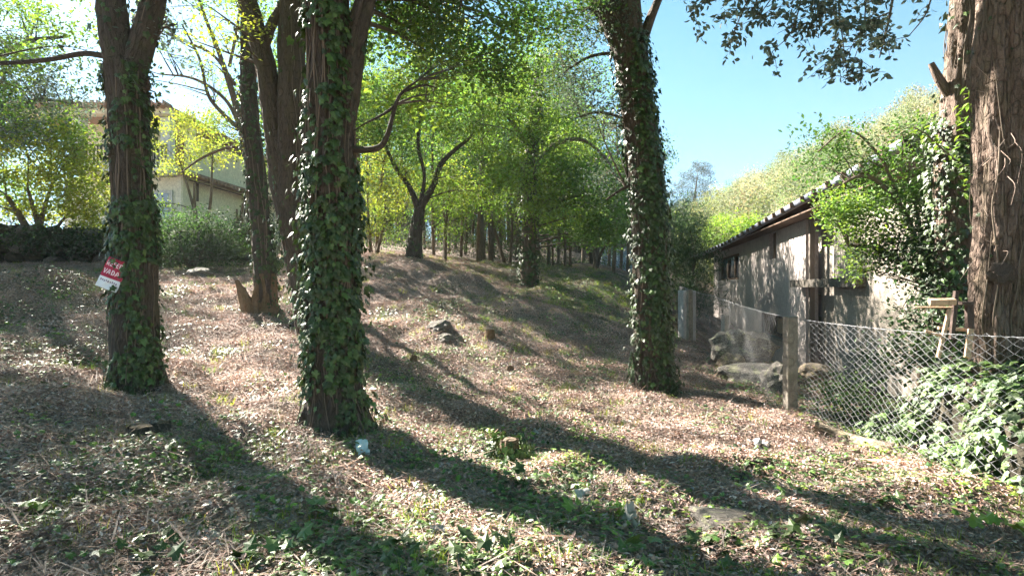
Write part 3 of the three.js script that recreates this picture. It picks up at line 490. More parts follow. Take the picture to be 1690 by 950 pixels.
{ // tree right of centre, dark ivy
  const d = 9.1, b = base(1079, 643, d), t = treeAt('tall dark ivy-clad tree right of centre against the open sky', b);
  const tr = stem([[1081, 690, 42], [1079, 645, 34], [1077, 600, 28], [1075, 500, 26], [1072, 400, 25.5], [1065, 300, 25], [1055, 200, 25], [1044, 110, 26], [1034, 60, 27]], d, { seg: 52, step: .055, ridge: .02, flare: .22, seed: 20 });
  const s1 = stem([[1040, 110, 20], [1022, 60, 19], [1003, 20, 18], [985, -15, 17], [940, -150, 13], [880, -380, 7]], d, { seg: 32, step: .06, seed: 21 }), s2 = stem([[1044, 110, 22], [1038, 50, 21], [1036, 0, 20], [1040, -200, 15], [1050, -450, 8]], d, { seg: 32, step: .06, seed: 22 }), s3 = stem([[1050, 100, 9], [1060, 65, 8.5], [1072, 35, 7.5], [1084, 5, 6.5], [1110, -80, 4]], d, { seg: 16, seed: 23 });
  part('trunk', tr.g, M.barkBrown, t); for (const s of [s1, s2, s3]) part('limb', s.g, M.barkBrown, t);
  ivyOn(t, [tr], 7000, (k, a, p) => { const y = 475 - (p.y - EYE) / d * F, e = p.x - P(1070 - (500 - y) * .08, 0, d).x; return (y > 280 ? .85 : .55) * (e > -.02 ? 1 : .35 + .3 * N3(p.x * 3, p.y, p.z * 3)); }, { seed: 9, size: .09, single: 160, runners: 20, out: .06, tint: C.ivyDark });
  ivyOn(t, [s1, s2], 900, () => .5, { seed: 10, size: .09, runners: 5 });
  const lims = [[[1045, 205, 3], [1015, 190, 2.5], [985, 185, 2], [950, 195, 1.2]], [[1035, 95, 4], [1005, 88, 3], [970, 95, 2.4], [930, 120, 1.3]], [[1063, 300, 3], [1030, 310, 2.4], [1000, 330, 1.5]]].map((l) => stem(l, d, { seg: 8, ridge: 0 })); for (const l of lims) part('limb', l.g, M.barkBrown, t);
  crown(t, [s1, s2, ...lims], [[985, 60, 9.3, .6, .7, .7, 110, C.blue, 0], [985, 170, 9.3, .5, .6, .7, 70, C.blue, 0], [930, 40, 9.3, .8, .8, .9, 150, C.mid, -.05], [940, 130, 9.3, .5, .5, .7, 60, C.blue, 0], [1010, 265, 9.4, .35, .6, .4, 34, C.blue, .05], [960, -200, 9.3, 2.4, 1.3, 2.2, 240, C.green, .02], [1110, -330, 9.3, 2, 1.4, 2, 150, C.green, .1]], CL.fine, { seed: 5, branches: 4, size: 1.1 });
}
{ // big reddish trunk at the right edge, with the bough that hangs in at the top
  const d = 5.6, b = base(1640, 790, d), t = treeAt('massive reddish-brown trunk at the right edge with a leafy bough overhead', b);
  const tr = stem([[1644, 850, 52], [1646, 780, 46], [1649, 600, 38], [1650, 500, 36], [1652, 420, 36], [1655, 330, 38], [1658, 200, 41], [1662, 100, 43], [1666, 0, 45], [1676, -300, 34], [1690, -600, 18]], d, { seg: 64, step: .045, ridge: .03, lump: .12, flare: .1, seed: 30 });
  part('trunk', tr.g, M.barkRed, t);
  const knot = rockG(9.4, .13, .10, .06, 3, .3); knot.translate(...P(1652, 452, 5.42).toArray()); part('burl', knot, M.barkRed, t);
  ivyOn(t, [tr], 260, (k, a, p) => .25, { seed: 12, size: .05, runners: 9 });
  // dry creeper stems that lean off the trunk
  const r = rngOf(77), cr = []; for (let k = 0; k < 14; k++) { const y = rr(120, 480, r), x = rr(1620, 1690, r), s = P(x, y, 5.25), e = P(x + rr(-60, 60, r), y + rr(-50, 70, r), 5.1 + rr(-.1, .1, r)), w = rr(.0015, .004, r); cr.push(tube([s, s.clone().lerp(e, .5).add(V(0, rr(-.05, .1, r), .06)), e], [w, w, w * .5], { seg: 5, step: .05, ridge: 0, lump: .3 }).g); } part('dry_creeper', mergeGeometries(cr), std({ color: col(.36, .26, .21) }), t);
  const bo = stem([[1668, -220, 14], [1600, -190, 10], [1500, -130, 7], [1400, -80, 4.5], [1310, -50, 3], [1220, -15, 2], [1160, 5, 1.2]], 4.6, { seg: 14, seed: 31 }); const bough = part('bough', bo.g, M.barkRed, t);
  const subs = [[[1490, -125, 3], [1480, -40, 2.6], [1466, 40, 2.2], [1452, 95, 1]], [[1400, -80, 2], [1385, 0, 1.5], [1392, 70, 1], [1400, 130, .6]], [[1330, -55, 2], [1320, 10, 1.3], [1305, 55, .9], [1275, 85, .5]], [[1250, -30, 1.3], [1225, 20, 1], [1205, 75, .5]], [[1540, -150, 3], [1545, -60, 2], [1530, 20, 1.4], [1500, 60, .7]], [[1180, 0, 1.2], [1155, 8, .8], [1140, 20, .5]], [[1300, -45, 1.5], [1275, -5, 1], [1250, 30, .6]], [[1430, -95, 2], [1430, -10, 1.4], [1425, 50, 1], [1408, 105, .5]], [[1350, -60, 1.5], [1345, 0, 1], [1350, 50, .5]], [[1470, 20, 1.4], [1430, 40, 1], [1390, 110, .4]]].map((l) => stem(l, 4.6, { seg: 6, step: .06, ridge: 0 }));
  const side = []; subs.forEach((s, k) => { const n = [12, 14, 12, 9, 10, 5, 10, 13, 11, 12][k]; for (let q = 0; q < n; q++) { const a = s.at[Math.floor(s.at.length * rr(.15, .99, r))], e = a.clone().add(V(rr(-.26, .26, r), rr(-.14, .06, r), rr(-.26, .26, r))); side.push(tube([a, a.clone().lerp(e, .5).add(V(0, .03, 0)), e], [.003, .0024, .0014], { seg: 4, step: .03, ridge: 0, lump: 0 })); } });
  part('twigs', mergeGeometries([...subs, ...side].map((s) => s.g)), M.twig, t);
  const lb = []; for (let k = 0; k < 4; k++) { const m = new MB(); ovalLeaf(m, new M4(), 1, .52, col(1, 1, 1), .12 + .06 * k); lb.push(m.build()); }
  const lm = [col(.17, .21, .14), col(.21, .24, .16), col(.13, .17, .12)].map((c) => new THREE.MeshPhysicalMaterial({ color: c, side: THREE.DoubleSide, roughness: .5, transmission: .35, thickness: 0 }));  // leaf colours lightened and blued to stand for sky light
  const put = [];
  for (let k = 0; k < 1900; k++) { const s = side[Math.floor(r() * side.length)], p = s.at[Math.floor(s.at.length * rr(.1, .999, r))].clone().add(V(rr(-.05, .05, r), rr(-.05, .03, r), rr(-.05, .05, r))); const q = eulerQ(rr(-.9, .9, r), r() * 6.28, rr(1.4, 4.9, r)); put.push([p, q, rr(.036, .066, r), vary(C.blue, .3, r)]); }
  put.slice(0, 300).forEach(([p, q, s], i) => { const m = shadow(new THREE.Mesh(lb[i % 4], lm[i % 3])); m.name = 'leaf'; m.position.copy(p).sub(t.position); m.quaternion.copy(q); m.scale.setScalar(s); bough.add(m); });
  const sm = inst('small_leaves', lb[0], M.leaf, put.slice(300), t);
  crown(t, [tr, bo], [[1640, -520, 5.6, 3.2, 1.5, 3, 900, C.green, -.1], [1400, -900, 4.5, 3, 1.5, 3, 700, C.green, -.1], [1500, -330, 5, 1.6, .8, 1.6, 160, C.green, .0]], CL.near, { seed: 6 });
}
{ // dark trunk behind it, hung with ivy
  const d = 7.5, b = base(1582, 700, d), t = treeAt('dark ivy-hung trunk with a broken branch stub, just behind the massive right-hand trunk', b);
  const tr = stem([[1580, 760, 44], [1580, 700, 40], [1580, 560, 34], [1580, 400, 31], [1584, 260, 29], [1592, 130, 27], [1603, 0, 25], [1615, -250, 19], [1625, -500, 10]], d, { seg: 44, step: .06, ridge: .025, seed: 33 });
  part('trunk', tr.g, M.barkRed, t); part('broken_branch', stem([[1578, 172, 8], [1562, 150, 7], [1548, 126, 6], [1537, 104, 4]], d, { seg: 12, cap: true, seed: 34 }).g, M.barkRed, t);
  ivyOn(t, [tr], 5200, (k, a, p) => { const y = 475 - (p.y - EYE) / d * F; return y > 200 ? .8 : .06; }, { seed: 14, size: .095, single: 160, runners: 20, out: .14, tint: C.ivyDark });
  crown(t, [tr], [[1600, -350, 7.5, 2.4, 1.4, 2.2, 200, C.green, .1]], CL.near, { seed: 7 });
  // long pinnate spray of bright green leaflets, and the string of pale leaves climbing the trunk
  const sp = tube([P(1578, 265, 7.1), P(1550, 240, 7), P(1525, 218, 6.9), P(1500, 210, 6.8), P(1486, 216, 6.8)], [.012, .01, .008, .005, .003], { seg: 6, ridge: 0, step: .05 }); part('spray_stem', sp.g, M.vineStem, t);
  const r = rngOf(55), list = []; for (let k = 0; k < 60; k++) { const q = sp.at[Math.floor(r() * sp.at.length)]; list.push([q.clone().add(V(rr(-.06, .06, r), rr(-.06, .03, r), rr(-.1, .1, r))), eulerQ(rr(-2.4, -.9, r), r() * 6.3, 0), rr(.06, .1, r), vary(C.lime, .25, r)]); }
  for (let k = 0; k < 70; k++) { const f = r(), p = P(1600 - 10 * Math.sin(f * 3) + rr(-14, 14, r), 140 + 190 * f, 7.15); list.push([p, eulerQ(rr(-2.6, -1.4, r), r() * 6.3, 0), rr(.07, .11, r), vary(C.lime, .25, r)]); }
  const b4 = new MB(); ovalLeaf(b4, new M4(), 1, .5, col(1, 1, 1)); inst('spray_leaves', b4.build(), M.leaf, list, t);
}
{ // mid-distance pale trunk with ivy at its foot
  const d = 18, b = base(873, 484, d), t = treeAt('leafy tree with pale sunlit trunk and ivy at its foot beyond the boulders', b);
  const tr = stem([[873, 510, 17], [873, 484, 14.5], [873, 430, 12.5], [874, 330, 11], [879, 240, 10], [886, 160, 8], [893, 90, 5]], d, { seg: 28, step: .08, flare: .1, seed: 40 });
  const l = [[[876, 290, 5], [915, 240, 4], [960, 230, 3], [1000, 262, 2.4], [1020, 300, 1.6]], [[878, 250, 5], [845, 200, 4], [820, 150, 2.5]], [[876, 330, 4], [920, 330, 3], [970, 318, 2]]].map((q) => stem(q, d, { seg: 10, ridge: 0, step: .15 }));
  part('trunk', tr.g, M.barkThin, t); for (const s of l) part('limb', s.g, M.barkThin, t);
  ivyOn(t, [tr], 2600, (k, a, p) => { const y = 475 - (p.y - EYE) / d * F; return y > 395 ? .8 : y > 310 ? .35 : .5; }, { seed: 16, size: .1, runners: 5, out: .14 });
  crown(t, [tr, ...l], [[870, 150, 18, 1.5, 1.0, 1.5, 170, C.lime, -.1], [905, 110, 18, 1.0, .7, 1, 60, C.lime], [835, 215, 17.6, 1.1, 1.1, 1.4, 140, C.lime, -.15], [930, 230, 17.6, 1.3, 1.0, 1.4, 170, C.lime, -.1], [880, 290, 17.2, 1.3, .8, 1.2, 150, C.lime, -.1], [970, 310, 17.4, 1.0, .9, 1.2, 130, C.green, -.15], [925, 350, 17.4, 1.2, .7, 1.2, 120, C.lime, -.1], [985, 385, 17.5, .7, .35, .8, 60, C.green, -.1], [1010, 350, 17.8, .8, .8, .9, 80, C.green, -.1], [820, 300, 18.4, .8, 1, 1, 70, C.lime, -.05], [960, 240, 19.5, 1.4, 1.2, 1.2, 150, C.lime, -.1], [1003, 290, 19.5, 1, 1, 1, 90, C.green, -.1]], CL.mid, { seed: 8, branches: 3, rad: .03 });
}
{ // stout leaning tree at the crest
  const d = 18.7, b = base(684, 438, d), t = treeAt('stout low-forking tree on the crest of the slope behind the thick trunk', b);
  const tr = stem([[684, 462, 19], [683, 437, 15], [685, 400, 11], [689, 365, 9.5], [693, 345, 8.5]], d, { seg: 28, step: .08, flare: .16, seed: 44 });
  const l = [[[692, 348, 5.5], [676, 310, 4], [655, 280, 3.2], [640, 250, 2.4], [628, 210, 1.4]], [[693, 346, 6], [715, 305, 4.6], [728, 270, 4], [750, 248, 3.2], [775, 228, 2]], [[693, 340, 3.5], [700, 290, 2.6], [690, 240, 3], [695, 190, 2]]].map((q) => stem(q, d, { seg: 12, step: .12, seed: 45 }));
  part('trunk', tr.g, M.barkGrey, t); for (const s of l) part('limb', s.g, M.barkGrey, t);
  ivyOn(t, [tr], 500, (k, a, p) => .3, { seed: 18, size: .09, runners: 4 });
  crown(t, l, [[630, 190, 18.5, 1.2, 1.0, 1.3, 110, C.lime, 0], [700, 150, 18.5, 1.3, 1.0, 1.4, 110, C.lime, .05], [770, 190, 18.5, 1.1, .9, 1.2, 110, C.lime, -.05], [640, 300, 18.8, .9, .8, 1, 60, C.yellow, 0], [750, 310, 19, .9, .7, 1, 60, C.lime, 0], [720, 60, 18.5, 1.4, 1, 1.4, 90, C.yellow, .05]], CL.mid, { seed: 9, branches: 3 });
}

// ───────────────────────── the wood behind ─────────────────────────
{
  const r = rngOf(401);
  // [px of trunk, depth, lean px, height m, radius m, colour, label]
  const T = [[622, 24, 14, 7, .09, C.yellow, 'thin pale curved tree left of the stout tree on the crest'], [606, 30, -8, 8, .08, C.lime], [716, 26, 4, 9, .075, C.green], [733, 22, 2, 5, .035, C.lime, 'very thin straight sapling in front of the wood, right of the stout tree'], [752, 33, 3, 10, .09, C.green], [768, 30, -3, 9, .08, C.lime], [779, 36, 2, 10, .09, C.green],
    [797, 25, -4, 8.5, .13, C.green, 'left one of two close sunlit trunks in the middle of the wood'], [810, 25.3, 6, 9, .12, C.green, 'right one of two close sunlit trunks in the middle of the wood'], [790, 23, 0, 6, .12, C.mid, 'dark ivy-wrapped thin trunk left of the two close sunlit trunks'], [826, 34, 2, 10, .11, C.mid], [840, 38, -2, 10, .12, C.green], [852, 31, 3, 9, .1, C.mid], [905, 29, 2, 9, .09, C.green], [921, 33, -2, 9, .1, C.mid], [933, 24, 2, 7, .06, C.green, 'left one of a pair of thin grey trunks right of the ivy-footed tree'], [941, 24.2, -2, 7.5, .06, C.green, 'right one of a pair of thin grey trunks right of the ivy-footed tree'], [962, 35, 4, 9, .11, C.mid], [978, 28, -6, 7, .12, C.green], [1003, 33, 3, 8, .1, C.mid], [1024, 36, 2, 7, .1, C.mid], [655, 36, 5, 10, .12, C.lime], [690, 40, -3, 11, .13, C.green], [725, 42, 2, 11, .12, C.mid], [868, 42, 2, 11, .13, C.green], [560, 30, 3, 9, .12, C.lime], [585, 38, 3, 10, .13, C.green], [640, 44, 2, 11, .12, C.mid], [800, 46, 2, 12, .12, C.mid], [950, 44, 2, 9, .12, C.mid], [741, 29, 3, 8, .06, C.green], [760, 27, -2, 8, .07, C.lime], [815, 30, 2, 8, .07, C.green], [860, 27, 2, 8, .06, C.green], [890, 31, -2, 8, .07, C.green], [913, 26, 3, 7, .05, C.green], [700, 31, 3, 9, .08, C.green], [990, 30, 2, 7, .07, C.mid], [468, 20.4, 6, 9, .1, C.lime], [502, 17.4, -4, 9, .1, C.green], [530, 22.2, 3, 9, .1, C.lime], [566, 18.8, 5, 8.5, .09, C.green], [592, 21.4, -3, 9, .09, C.lime], [1012, 23, 3, 6, .08, C.green], [1036, 26, 2, 6.5, .08, C.green]];
  const ones = ['', 'first', 'second', 'third', 'fourth', 'fifth', 'sixth', 'seventh', 'eighth', 'ninth', 'tenth', 'eleventh', 'twelfth', 'thirteenth', 'fourteenth', 'fifteenth', 'sixteenth', 'seventeenth', 'eighteenth', 'nineteenth', 'twentieth'];
  const ORD = Array.from({ length: 60 }, (_, i) => { const n = i + 1; return n <= 20 ? ones[n] : n % 10 ? ['', '', 'twenty', 'thirty', 'forty', 'fifty'][Math.floor(n / 10)] + '-' + ones[n % 10] : ['', '', 'twentieth', 'thirtieth', 'fortieth', 'fiftieth'][n / 10]; });
  const plain = T.filter((q) => !q[6]).map((q) => q[0]).sort((a, q) => a - q);
  for (const [px, d, lean, h, rad, c, lab] of T) {
    const x = (px - CX) / F * d, y = hgt(x, -d), lx = lean / F * d, t = treeAt(lab ?? (ORD[plain.indexOf(px)] + ' from the left of the plain thin trees in the shady wood'), V(x, y, -d), lab ? 'trees at the near edge of the wood' : 'thin trees in the shady wood', 'thin_tree');
    const tr = tube([V(x, y - .3, -d), V(x + lx * .3 + rr(-.1, .1, r), y + h * .3, -d), V(x + lx + rr(-.2, .2, r), y + h * .65, -d), V(x + lx * 1.6, y + h, -d)], [rad, rad * .8, rad * .6, rad * .2], { seg: 14, step: .25, ridge: .01, seed: px });
    part('trunk', tr.g, M.barkThin, t);
    const cl = [], k = d > 40 ? 6 : 5; for (let i = 0; i < k; i++) { const f = rr(.30, 1.02, r), R0 = h * rr(.13, .22, r); const o = V(x + lx * f + rr(-1, 1, r) * h * .19, y + h * f, -d + rr(-1, 1, r) * h * .18); cl.push([CX + o.x / -o.z * F, CY - (o.y - EYE) / -o.z * F, -o.z, R0, R0 * .7, R0, Math.round(h * 4.6 * (rad < .05 ? .25 : 1)), vary(c, .15, r), -.15]); }
    crown(t, [tr], cl, CL.mid, { seed: px, branches: 2, rad: rad * .3, size: d > 32 ? 1.35 : 1.1, freq: .7 });
  }
  // the far wood that reads as one mass
  const list = [], stems = [];
  for (let k = 0; k < 210; k++) {
    const px = rr(380, 1130, r), d = rr(44, 66, r), x = (px - CX) / F * d, y = hgt(x, -d), h = (px > 930 ? rr(4.2, 6.2, r) : rr(7, 11, r)) * (px < 560 ? .75 : 1); stems.push(tube([V(x, y - .3, -d), V(x + rr(-.4, .4, r), y + h * .5, -d), V(x + rr(-.6, .6, r), y + h, -d)], [.16, .12, .03], { seg: 6, step: 1, ridge: 0 }).g);
    const c = [C.mid, C.green, C.mid, C.lime, C.dark][Math.floor(r() * 5)];
    for (let i = 0; i < 46; i++) { const v = V(r() * 2 - 1, r() * 2 - 1, r() * 2 - 1); if (v.length() > 1) continue; list.push([V(x + v.x * 2.3, y + h * .6 + v.y * h * .5, -d + v.z * 2.3), eulerQ(rr(-.8, .8, r), r() * 6, rr(-.8, .8, r)), rr(.8, 1.4, r), vary(c, .25, r)]); }
  }
  const w = inst('far_wood', CL.far, M.leaf, list, scene); w.userData.label = 'dense green wood that closes the view beyond the thin trees'; w.userData.category = 'wood';
  const tg = part('trunks', mergeGeometries(stems), M.barkThin, w, 'stuff');
  // dark undergrowth along the foot of the wood
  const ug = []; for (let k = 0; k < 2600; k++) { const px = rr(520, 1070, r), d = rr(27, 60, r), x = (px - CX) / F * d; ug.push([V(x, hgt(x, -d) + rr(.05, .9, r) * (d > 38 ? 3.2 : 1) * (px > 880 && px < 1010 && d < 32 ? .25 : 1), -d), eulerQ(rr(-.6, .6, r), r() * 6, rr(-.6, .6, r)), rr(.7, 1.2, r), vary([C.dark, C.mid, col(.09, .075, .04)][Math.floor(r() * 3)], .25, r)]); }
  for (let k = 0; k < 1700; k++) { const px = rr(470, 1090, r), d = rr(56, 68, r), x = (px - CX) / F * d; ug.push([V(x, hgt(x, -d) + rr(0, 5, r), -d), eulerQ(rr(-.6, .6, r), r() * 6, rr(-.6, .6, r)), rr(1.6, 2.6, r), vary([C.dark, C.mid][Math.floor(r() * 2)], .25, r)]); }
  const u = inst('undergrowth', CL.mid, M.leaf, ug, scene); u.userData.label = 'dark undergrowth at the foot of the wood'; u.userData.category = 'undergrowth';
}
function bush(name, label, cat, px, py, d, clumps, geo, o = {}) {
  const b = base(px, py, d), t = thing(name, label, cat, b, o.group), r = rngOf((o.seed ?? 1) * 13), ss = [];
  for (const [lx, ly, r0] of o.stems ?? [[-20, -60, 4], [10, -70, 4], [30, -50, 3]]) { const a = V(b.x + rr(-.15, .15, r), b.y - .15, b.z + rr(-.15, .15, r)), e = P(px + lx, py + ly, d); ss.push(tube([a, a.clone().lerp(e, .5).add(V(rr(-.15, .15, r), .1, rr(-.1, .1, r))), e], [r0 / F * d, r0 / F * d * .75, r0 / F * d * .35], { seg: 10, step: .1, ridge: .006, seed: lx })); }
  ss.forEach((s) => part('stem', s.g, M.barkThin, t));
  crown(t, ss, clumps, geo, { seed: o.seed ?? 1, branches: o.branches ?? 3, name: 'foliage', rad: .025, size: o.size ?? 1 }); return t;
}
bush('leafy_shrub', 'large yellow-green shrub tree with several stems at the left edge above the stone wall', 'shrub', 60, 432, 17.2, [[60, 250, 17.2, 1.5, 1.0, 1.3, 300, C.yellow, -.3], [130, 300, 17, .9, .9, 1, 180, C.yellow, -.25], [-20, 300, 17.4, 1.2, 1, 1.2, 130, C.lime, -.15], [75, 215, 17.4, 1.3, .7, 1.2, 110, C.lime, -.1], [150, 245, 17.2, .5, .4, .8, 24, C.lime], [160, 365, 17, .7, .45, .6, 70, C.yellow, -.2], [40, 350, 17.6, 1.2, .5, .8, 90, C.yellow, -.1], [90, 398, 16.2, 1.6, .28, .5, 130, C.dark, -.3], [-10, 400, 16, .8, .25, .4, 40, C.mid, -.2]], CL.mid, { seed: 21, stems: [[-50, -110, 8], [-15, -120, 6], [25, -130, 5], [60, -90, 4], [5, -60, 7]] });  // low dark clumps are added to hang shade over the stone wall
bush('leafy_shrub', 'bright yellow sparse tree in front of the cream house balcony', 'shrub', 330, 412, 21.5, [[310, 220, 21.5, 1.2, .8, 1.2, 76, C.yellow, 0], [285, 262, 21.5, .8, .6, 1, 40, C.yellow, 0], [365, 250, 21.5, 1.0, .5, 1, 34, C.yellow, .05], [335, 190, 21.6, 1.0, .5, 1, 36, C.yellow, .05], [262, 355, 21, .5, .9, .6, 30, C.lime, 0]], CL.mid, { seed: 22, size: .9, stems: [[-10, -110, 4], [-35, -150, 3], [20, -150, 3]] });
bush('sapling', 'bright leafy sapling in front of the wood just right of the stout tree', 'sapling', 735, 436, 21.5, [[735, 345, 21.5, .8, 1.0, .8, 60, C.lime, -.1], [760, 300, 21.7, .8, .8, .8, 44, C.yellow, -.05]], CL.mid, { seed: 51, stems: [[-4, -100, 3], [8, -120, 2.5], [20, -130, 2]] });
bush('sapling', 'thin sapling with yellow-green leaves behind the thick ivy trunk', 'sapling', 616, 428, 23, [[612, 350, 23, .9, .9, .9, 60, C.yellow, -.1], [640, 370, 23.2, .7, .5, .7, 30, C.lime, -.1]], CL.mid, { seed: 52, stems: [[-10, -110, 3], [20, -120, 3]] });
bush('sapling', 'low dense green sapling right of the ivy-footed pale tree', 'sapling', 985, 436, 24, [[975, 375, 24, 1.0, .6, .9, 70, C.green, -.2], [1010, 365, 24, .8, .8, .8, 60, C.mid, -.2], [930, 385, 24, .8, .5, .8, 44, C.green, -.1]], CL.mid, { seed: 53 });
bush('sapling', 'pale green sapling among the trunks left of the ivy-footed pale tree', 'sapling', 835, 425, 26, [[830, 350, 26, 1.1, 1.0, 1, 66, C.lime, -.1], [790, 330, 26, 1.0, .8, 1, 50, C.green, -.1]], CL.mid, { seed: 54, stems: [[-30, -80, 3], [8, -90, 3]] });
bush('dark_bush', 'dense dark green bush before the cream house wall', 'bush', 318, 440, 16.2, [[300, 385, 16.4, .9, .55, .8, 190, C.mid, -.3], [345, 380, 16.4, .8, .5, .8, 160, C.dark, -.3], [320, 418, 16, 1.2, .35, .6, 200, C.dark, -.4], [385, 400, 16.8, .6, .5, .6, 50, C.mid, -.1]], CL.fine, { seed: 23, size: 1.4 });
bush('bare_bush', 'brown half-bare twiggy bush under the small dark window of the cream house', 'bush', 396, 405, 25, [[396, 375, 25, .45, .9, .45, 26, col(.10, .085, .04), 0]], CL.fine, { seed: 24, stems: [[-6, -60, 4], [4, -70, 4], [8, -50, 3], [-10, -45, 3]], branches: 8 });
{ // slender bare-branched tree left of the slim ivy trunk, against the sky
  const d = 15, b = base(425, 462, d), t = treeAt('sparse tree whose thin arching twigs cross the sky left of the slim tree', b);
  const l = [[[428, 480, 9], [424, 420, 8], [418, 330, 7], [402, 230, 6], [385, 160, 5], [362, 90, 3.5], [335, 20, 2.5], [310, -60, 1.6]], [[398, 215, 4], [370, 190, 3.4], [345, 160, 2.8], [328, 95, 2], [300, 40, 1.3]], [[400, 220, 3.4], [372, 165, 2.8], [320, 130, 2.2], [262, 122, 1.2]], [[404, 240, 3], [370, 245, 2.6], [330, 262, 2], [298, 285, 1.2]], [[388, 140, 3], [350, 90, 2.4], [290, 60, 1.8], [265, 30, 1.2]], [[378, 110, 3], [392, 40, 2.2], [400, -40, 1.4]]].map((q, i) => stem(q, d, { seg: i ? 7 : 12, ridge: 0, step: .12, lump: .12 }));
  part('trunk', l[0].g, M.barkThin, t); l.slice(1).forEach((s) => part('limb', s.g, M.barkThin, t));
  crown(t, l, [[310, 70, 15, 1.2, 1.2, 1.2, 26, C.lime, .05], [360, 130, 15, 1, .9, 1, 18, C.yellow, .05], [280, 120, 15, 1, .7, 1, 12, C.blue, .1], [345, 10, 15, 1.2, .8, 1, 30, C.lime, 0], [380, 225, 15, .7, .4, .7, 18, C.yellow, 0], [265, 20, 15, .8, .7, .8, 22, C.blue, 0]], CL.near, { seed: 25, branches: 6, rad: .02, size: 1.05 });
}
{ // tree at the far left whose bluish leaves fill the top left corner
  const d = 19, b = base(-110, 400, d), t = treeAt('tall tree at the far left edge, thin grey leaves filling the top corner', b);
  const l = [[[-110, 450, 20], [-105, 300, 16], [-80, 150, 12], [-50, 20, 9], [-20, -120, 5]], [[-88, 190, 7], [-30, 120, 5], [40, 70, 3.5], [110, 60, 2]], [[-95, 240, 6], [-20, 200, 4], [60, 165, 3], [120, 170, 1.6]]].map((q) => stem(q, d, { seg: 14, step: .2 })); part('trunk', l[0].g, M.barkGrey, t); l.slice(1).forEach((s) => part('limb', s.g, M.barkGrey, t));
  crown(t, l, [[20, 120, 19, 1.5, 1.2, 1.5, 130, C.blue, -.05], [70, 170, 19, 1.4, .8, 1.2, 80, C.blue, 0], [-10, 30, 19, 1.6, 1.0, 1.5, 110, C.lime, 0], [60, 40, 19, 1.0, .7, 1, 40, C.lime, .05], [110, 130, 19, .9, .9, 1, 12, C.blue, .1], [-80, -80, 19, 2.5, 2, 2, 160, C.green, 0], [105, 165, 18.6, .25, .8, .3, 14, C.lime]], CL.mid, { seed: 26, branches: 4, size: .85 });
}
{ // canopy tree off to the left, out of frame, that shades the lower left
  const b = V(-13.5, hgt(-13.5, -12.5), -12.5), t = treeAt('broad tree standing beyond the left edge of the view', b);
  const l = tube([b.clone().add(V(0, -.3, 0)), b.clone().add(V(.1, 3, 0)), b.clone().add(V(-.1, 6, .2)), b.clone().add(V(0, 9, 0))], [.32, .27, .2, .06], { seg: 16, step: .3 }); part('trunk', l.g, M.barkGrey, t);
  const cl = [[-13.2, 8.3, -12.8, 1.8, 1.2, 1.8, 330], [-14.8, 7.2, -11, 1.8, 1.3, 1.8, 250], [-12, 9.6, -14, 1.5, 1, 1.6, 160], [-13.9, 6.2, -15.6, 1.5, .9, 1.5, 170], [-13.0, 7.2, -14.6, 1.2, .8, 1.3, 110]].map(([x, y, z, a, e, c, n]) => [CX + x / -z * F, CY - (y - EYE) / -z * F, -z, a, e, c, n, C.green, .0]); crown(t, [l], cl, CL.mid, { seed: 27 });
}
for (const [x, z, lab] of [[-5.5, 5.5, 'unseen tree added behind the viewer on the left to hold back sky light'], [1.2, 9, 'unseen tree added straight behind the viewer to hold back sky light'], [7, 4.5, 'unseen tree added behind the viewer on the right to hold back sky light']]) {  // unseen trees with big crowns, added to darken the fill from behind
  const b = V(x, hgt(x, z), z), t = treeAt(lab, b), l = tube([b.clone().add(V(0, -.3, 0)), b.clone().add(V(.1, 3.5, 0)), b.clone().add(V(-.1, 7, .1)), b.clone().add(V(0, 11, 0))], [.3, .25, .18, .05], { seg: 14, step: .4 }); part('trunk', l.g, M.barkGrey, t);
  const r = rngOf(Math.round(x * 10)), list = []; for (let i = 0; i < 1500; i++) { const v = V(r() * 2 - 1, r() * 2 - 1, r() * 2 - 1); if (v.length() > 1) continue; list.push([V(x + v.x * 4.2, b.y + 6.4 + v.y * 4.4, z + 1 + v.z * 4), eulerQ(rr(-.7, .7, r), r() * 6.28, rr(-.7, .7, r)), rr(.9, 1.4, r), vary(C.green, .25, r)]); } inst('crown', CL.far, M.leaf, list, t);
}
// right side: feathery shrub, lime bush, conifer on the hill, scrub at the house
bush('feathery_shrub', 'blue-green feathery conifer-like shrub between the dark ivy tree and the grey house roof', 'shrub', 1135, 520, 19, [[1130, 385, 19.5, .75, 1.0, .8, 150, col(.085, .15, .06), -.3], [1155, 440, 19, .7, .7, .7, 90, col(.05, .09, .035), -.3], [1110, 420, 20, .7, .9, .7, 90, col(.07, .12, .05), -.3], [1150, 490, 18, .6, .6, .6, 80, C.dark, -.3]], CL.feather, { seed: 31, size: 1.1 });
{ const d = 42, b = V(P(1205, 470, d).x, -.2, -d), t = thing('lime_tree', 'bright lime-green round tree showing above the grey house roof', 'tree', b); const s = tube([b, b.clone().add(V(0, 3, 0)), b.clone().add(V(.1, 6, 0))], [.2, .16, .06], { seg: 10, step: .4 }); part('trunk', s.g, M.barkThin, t); crown(t, [s], [[1205, 385, 42, 2.0, 1.3, 2, 130, col(.30, .46, .03), -.3], [1240, 375, 42, 1.3, 1.0, 1.4, 60, col(.30, .46, .03), -.3], [1180, 405, 42, 1.5, 1, 1.5, 60, C.lime, -.3]], CL.far, { seed: 32 }); }
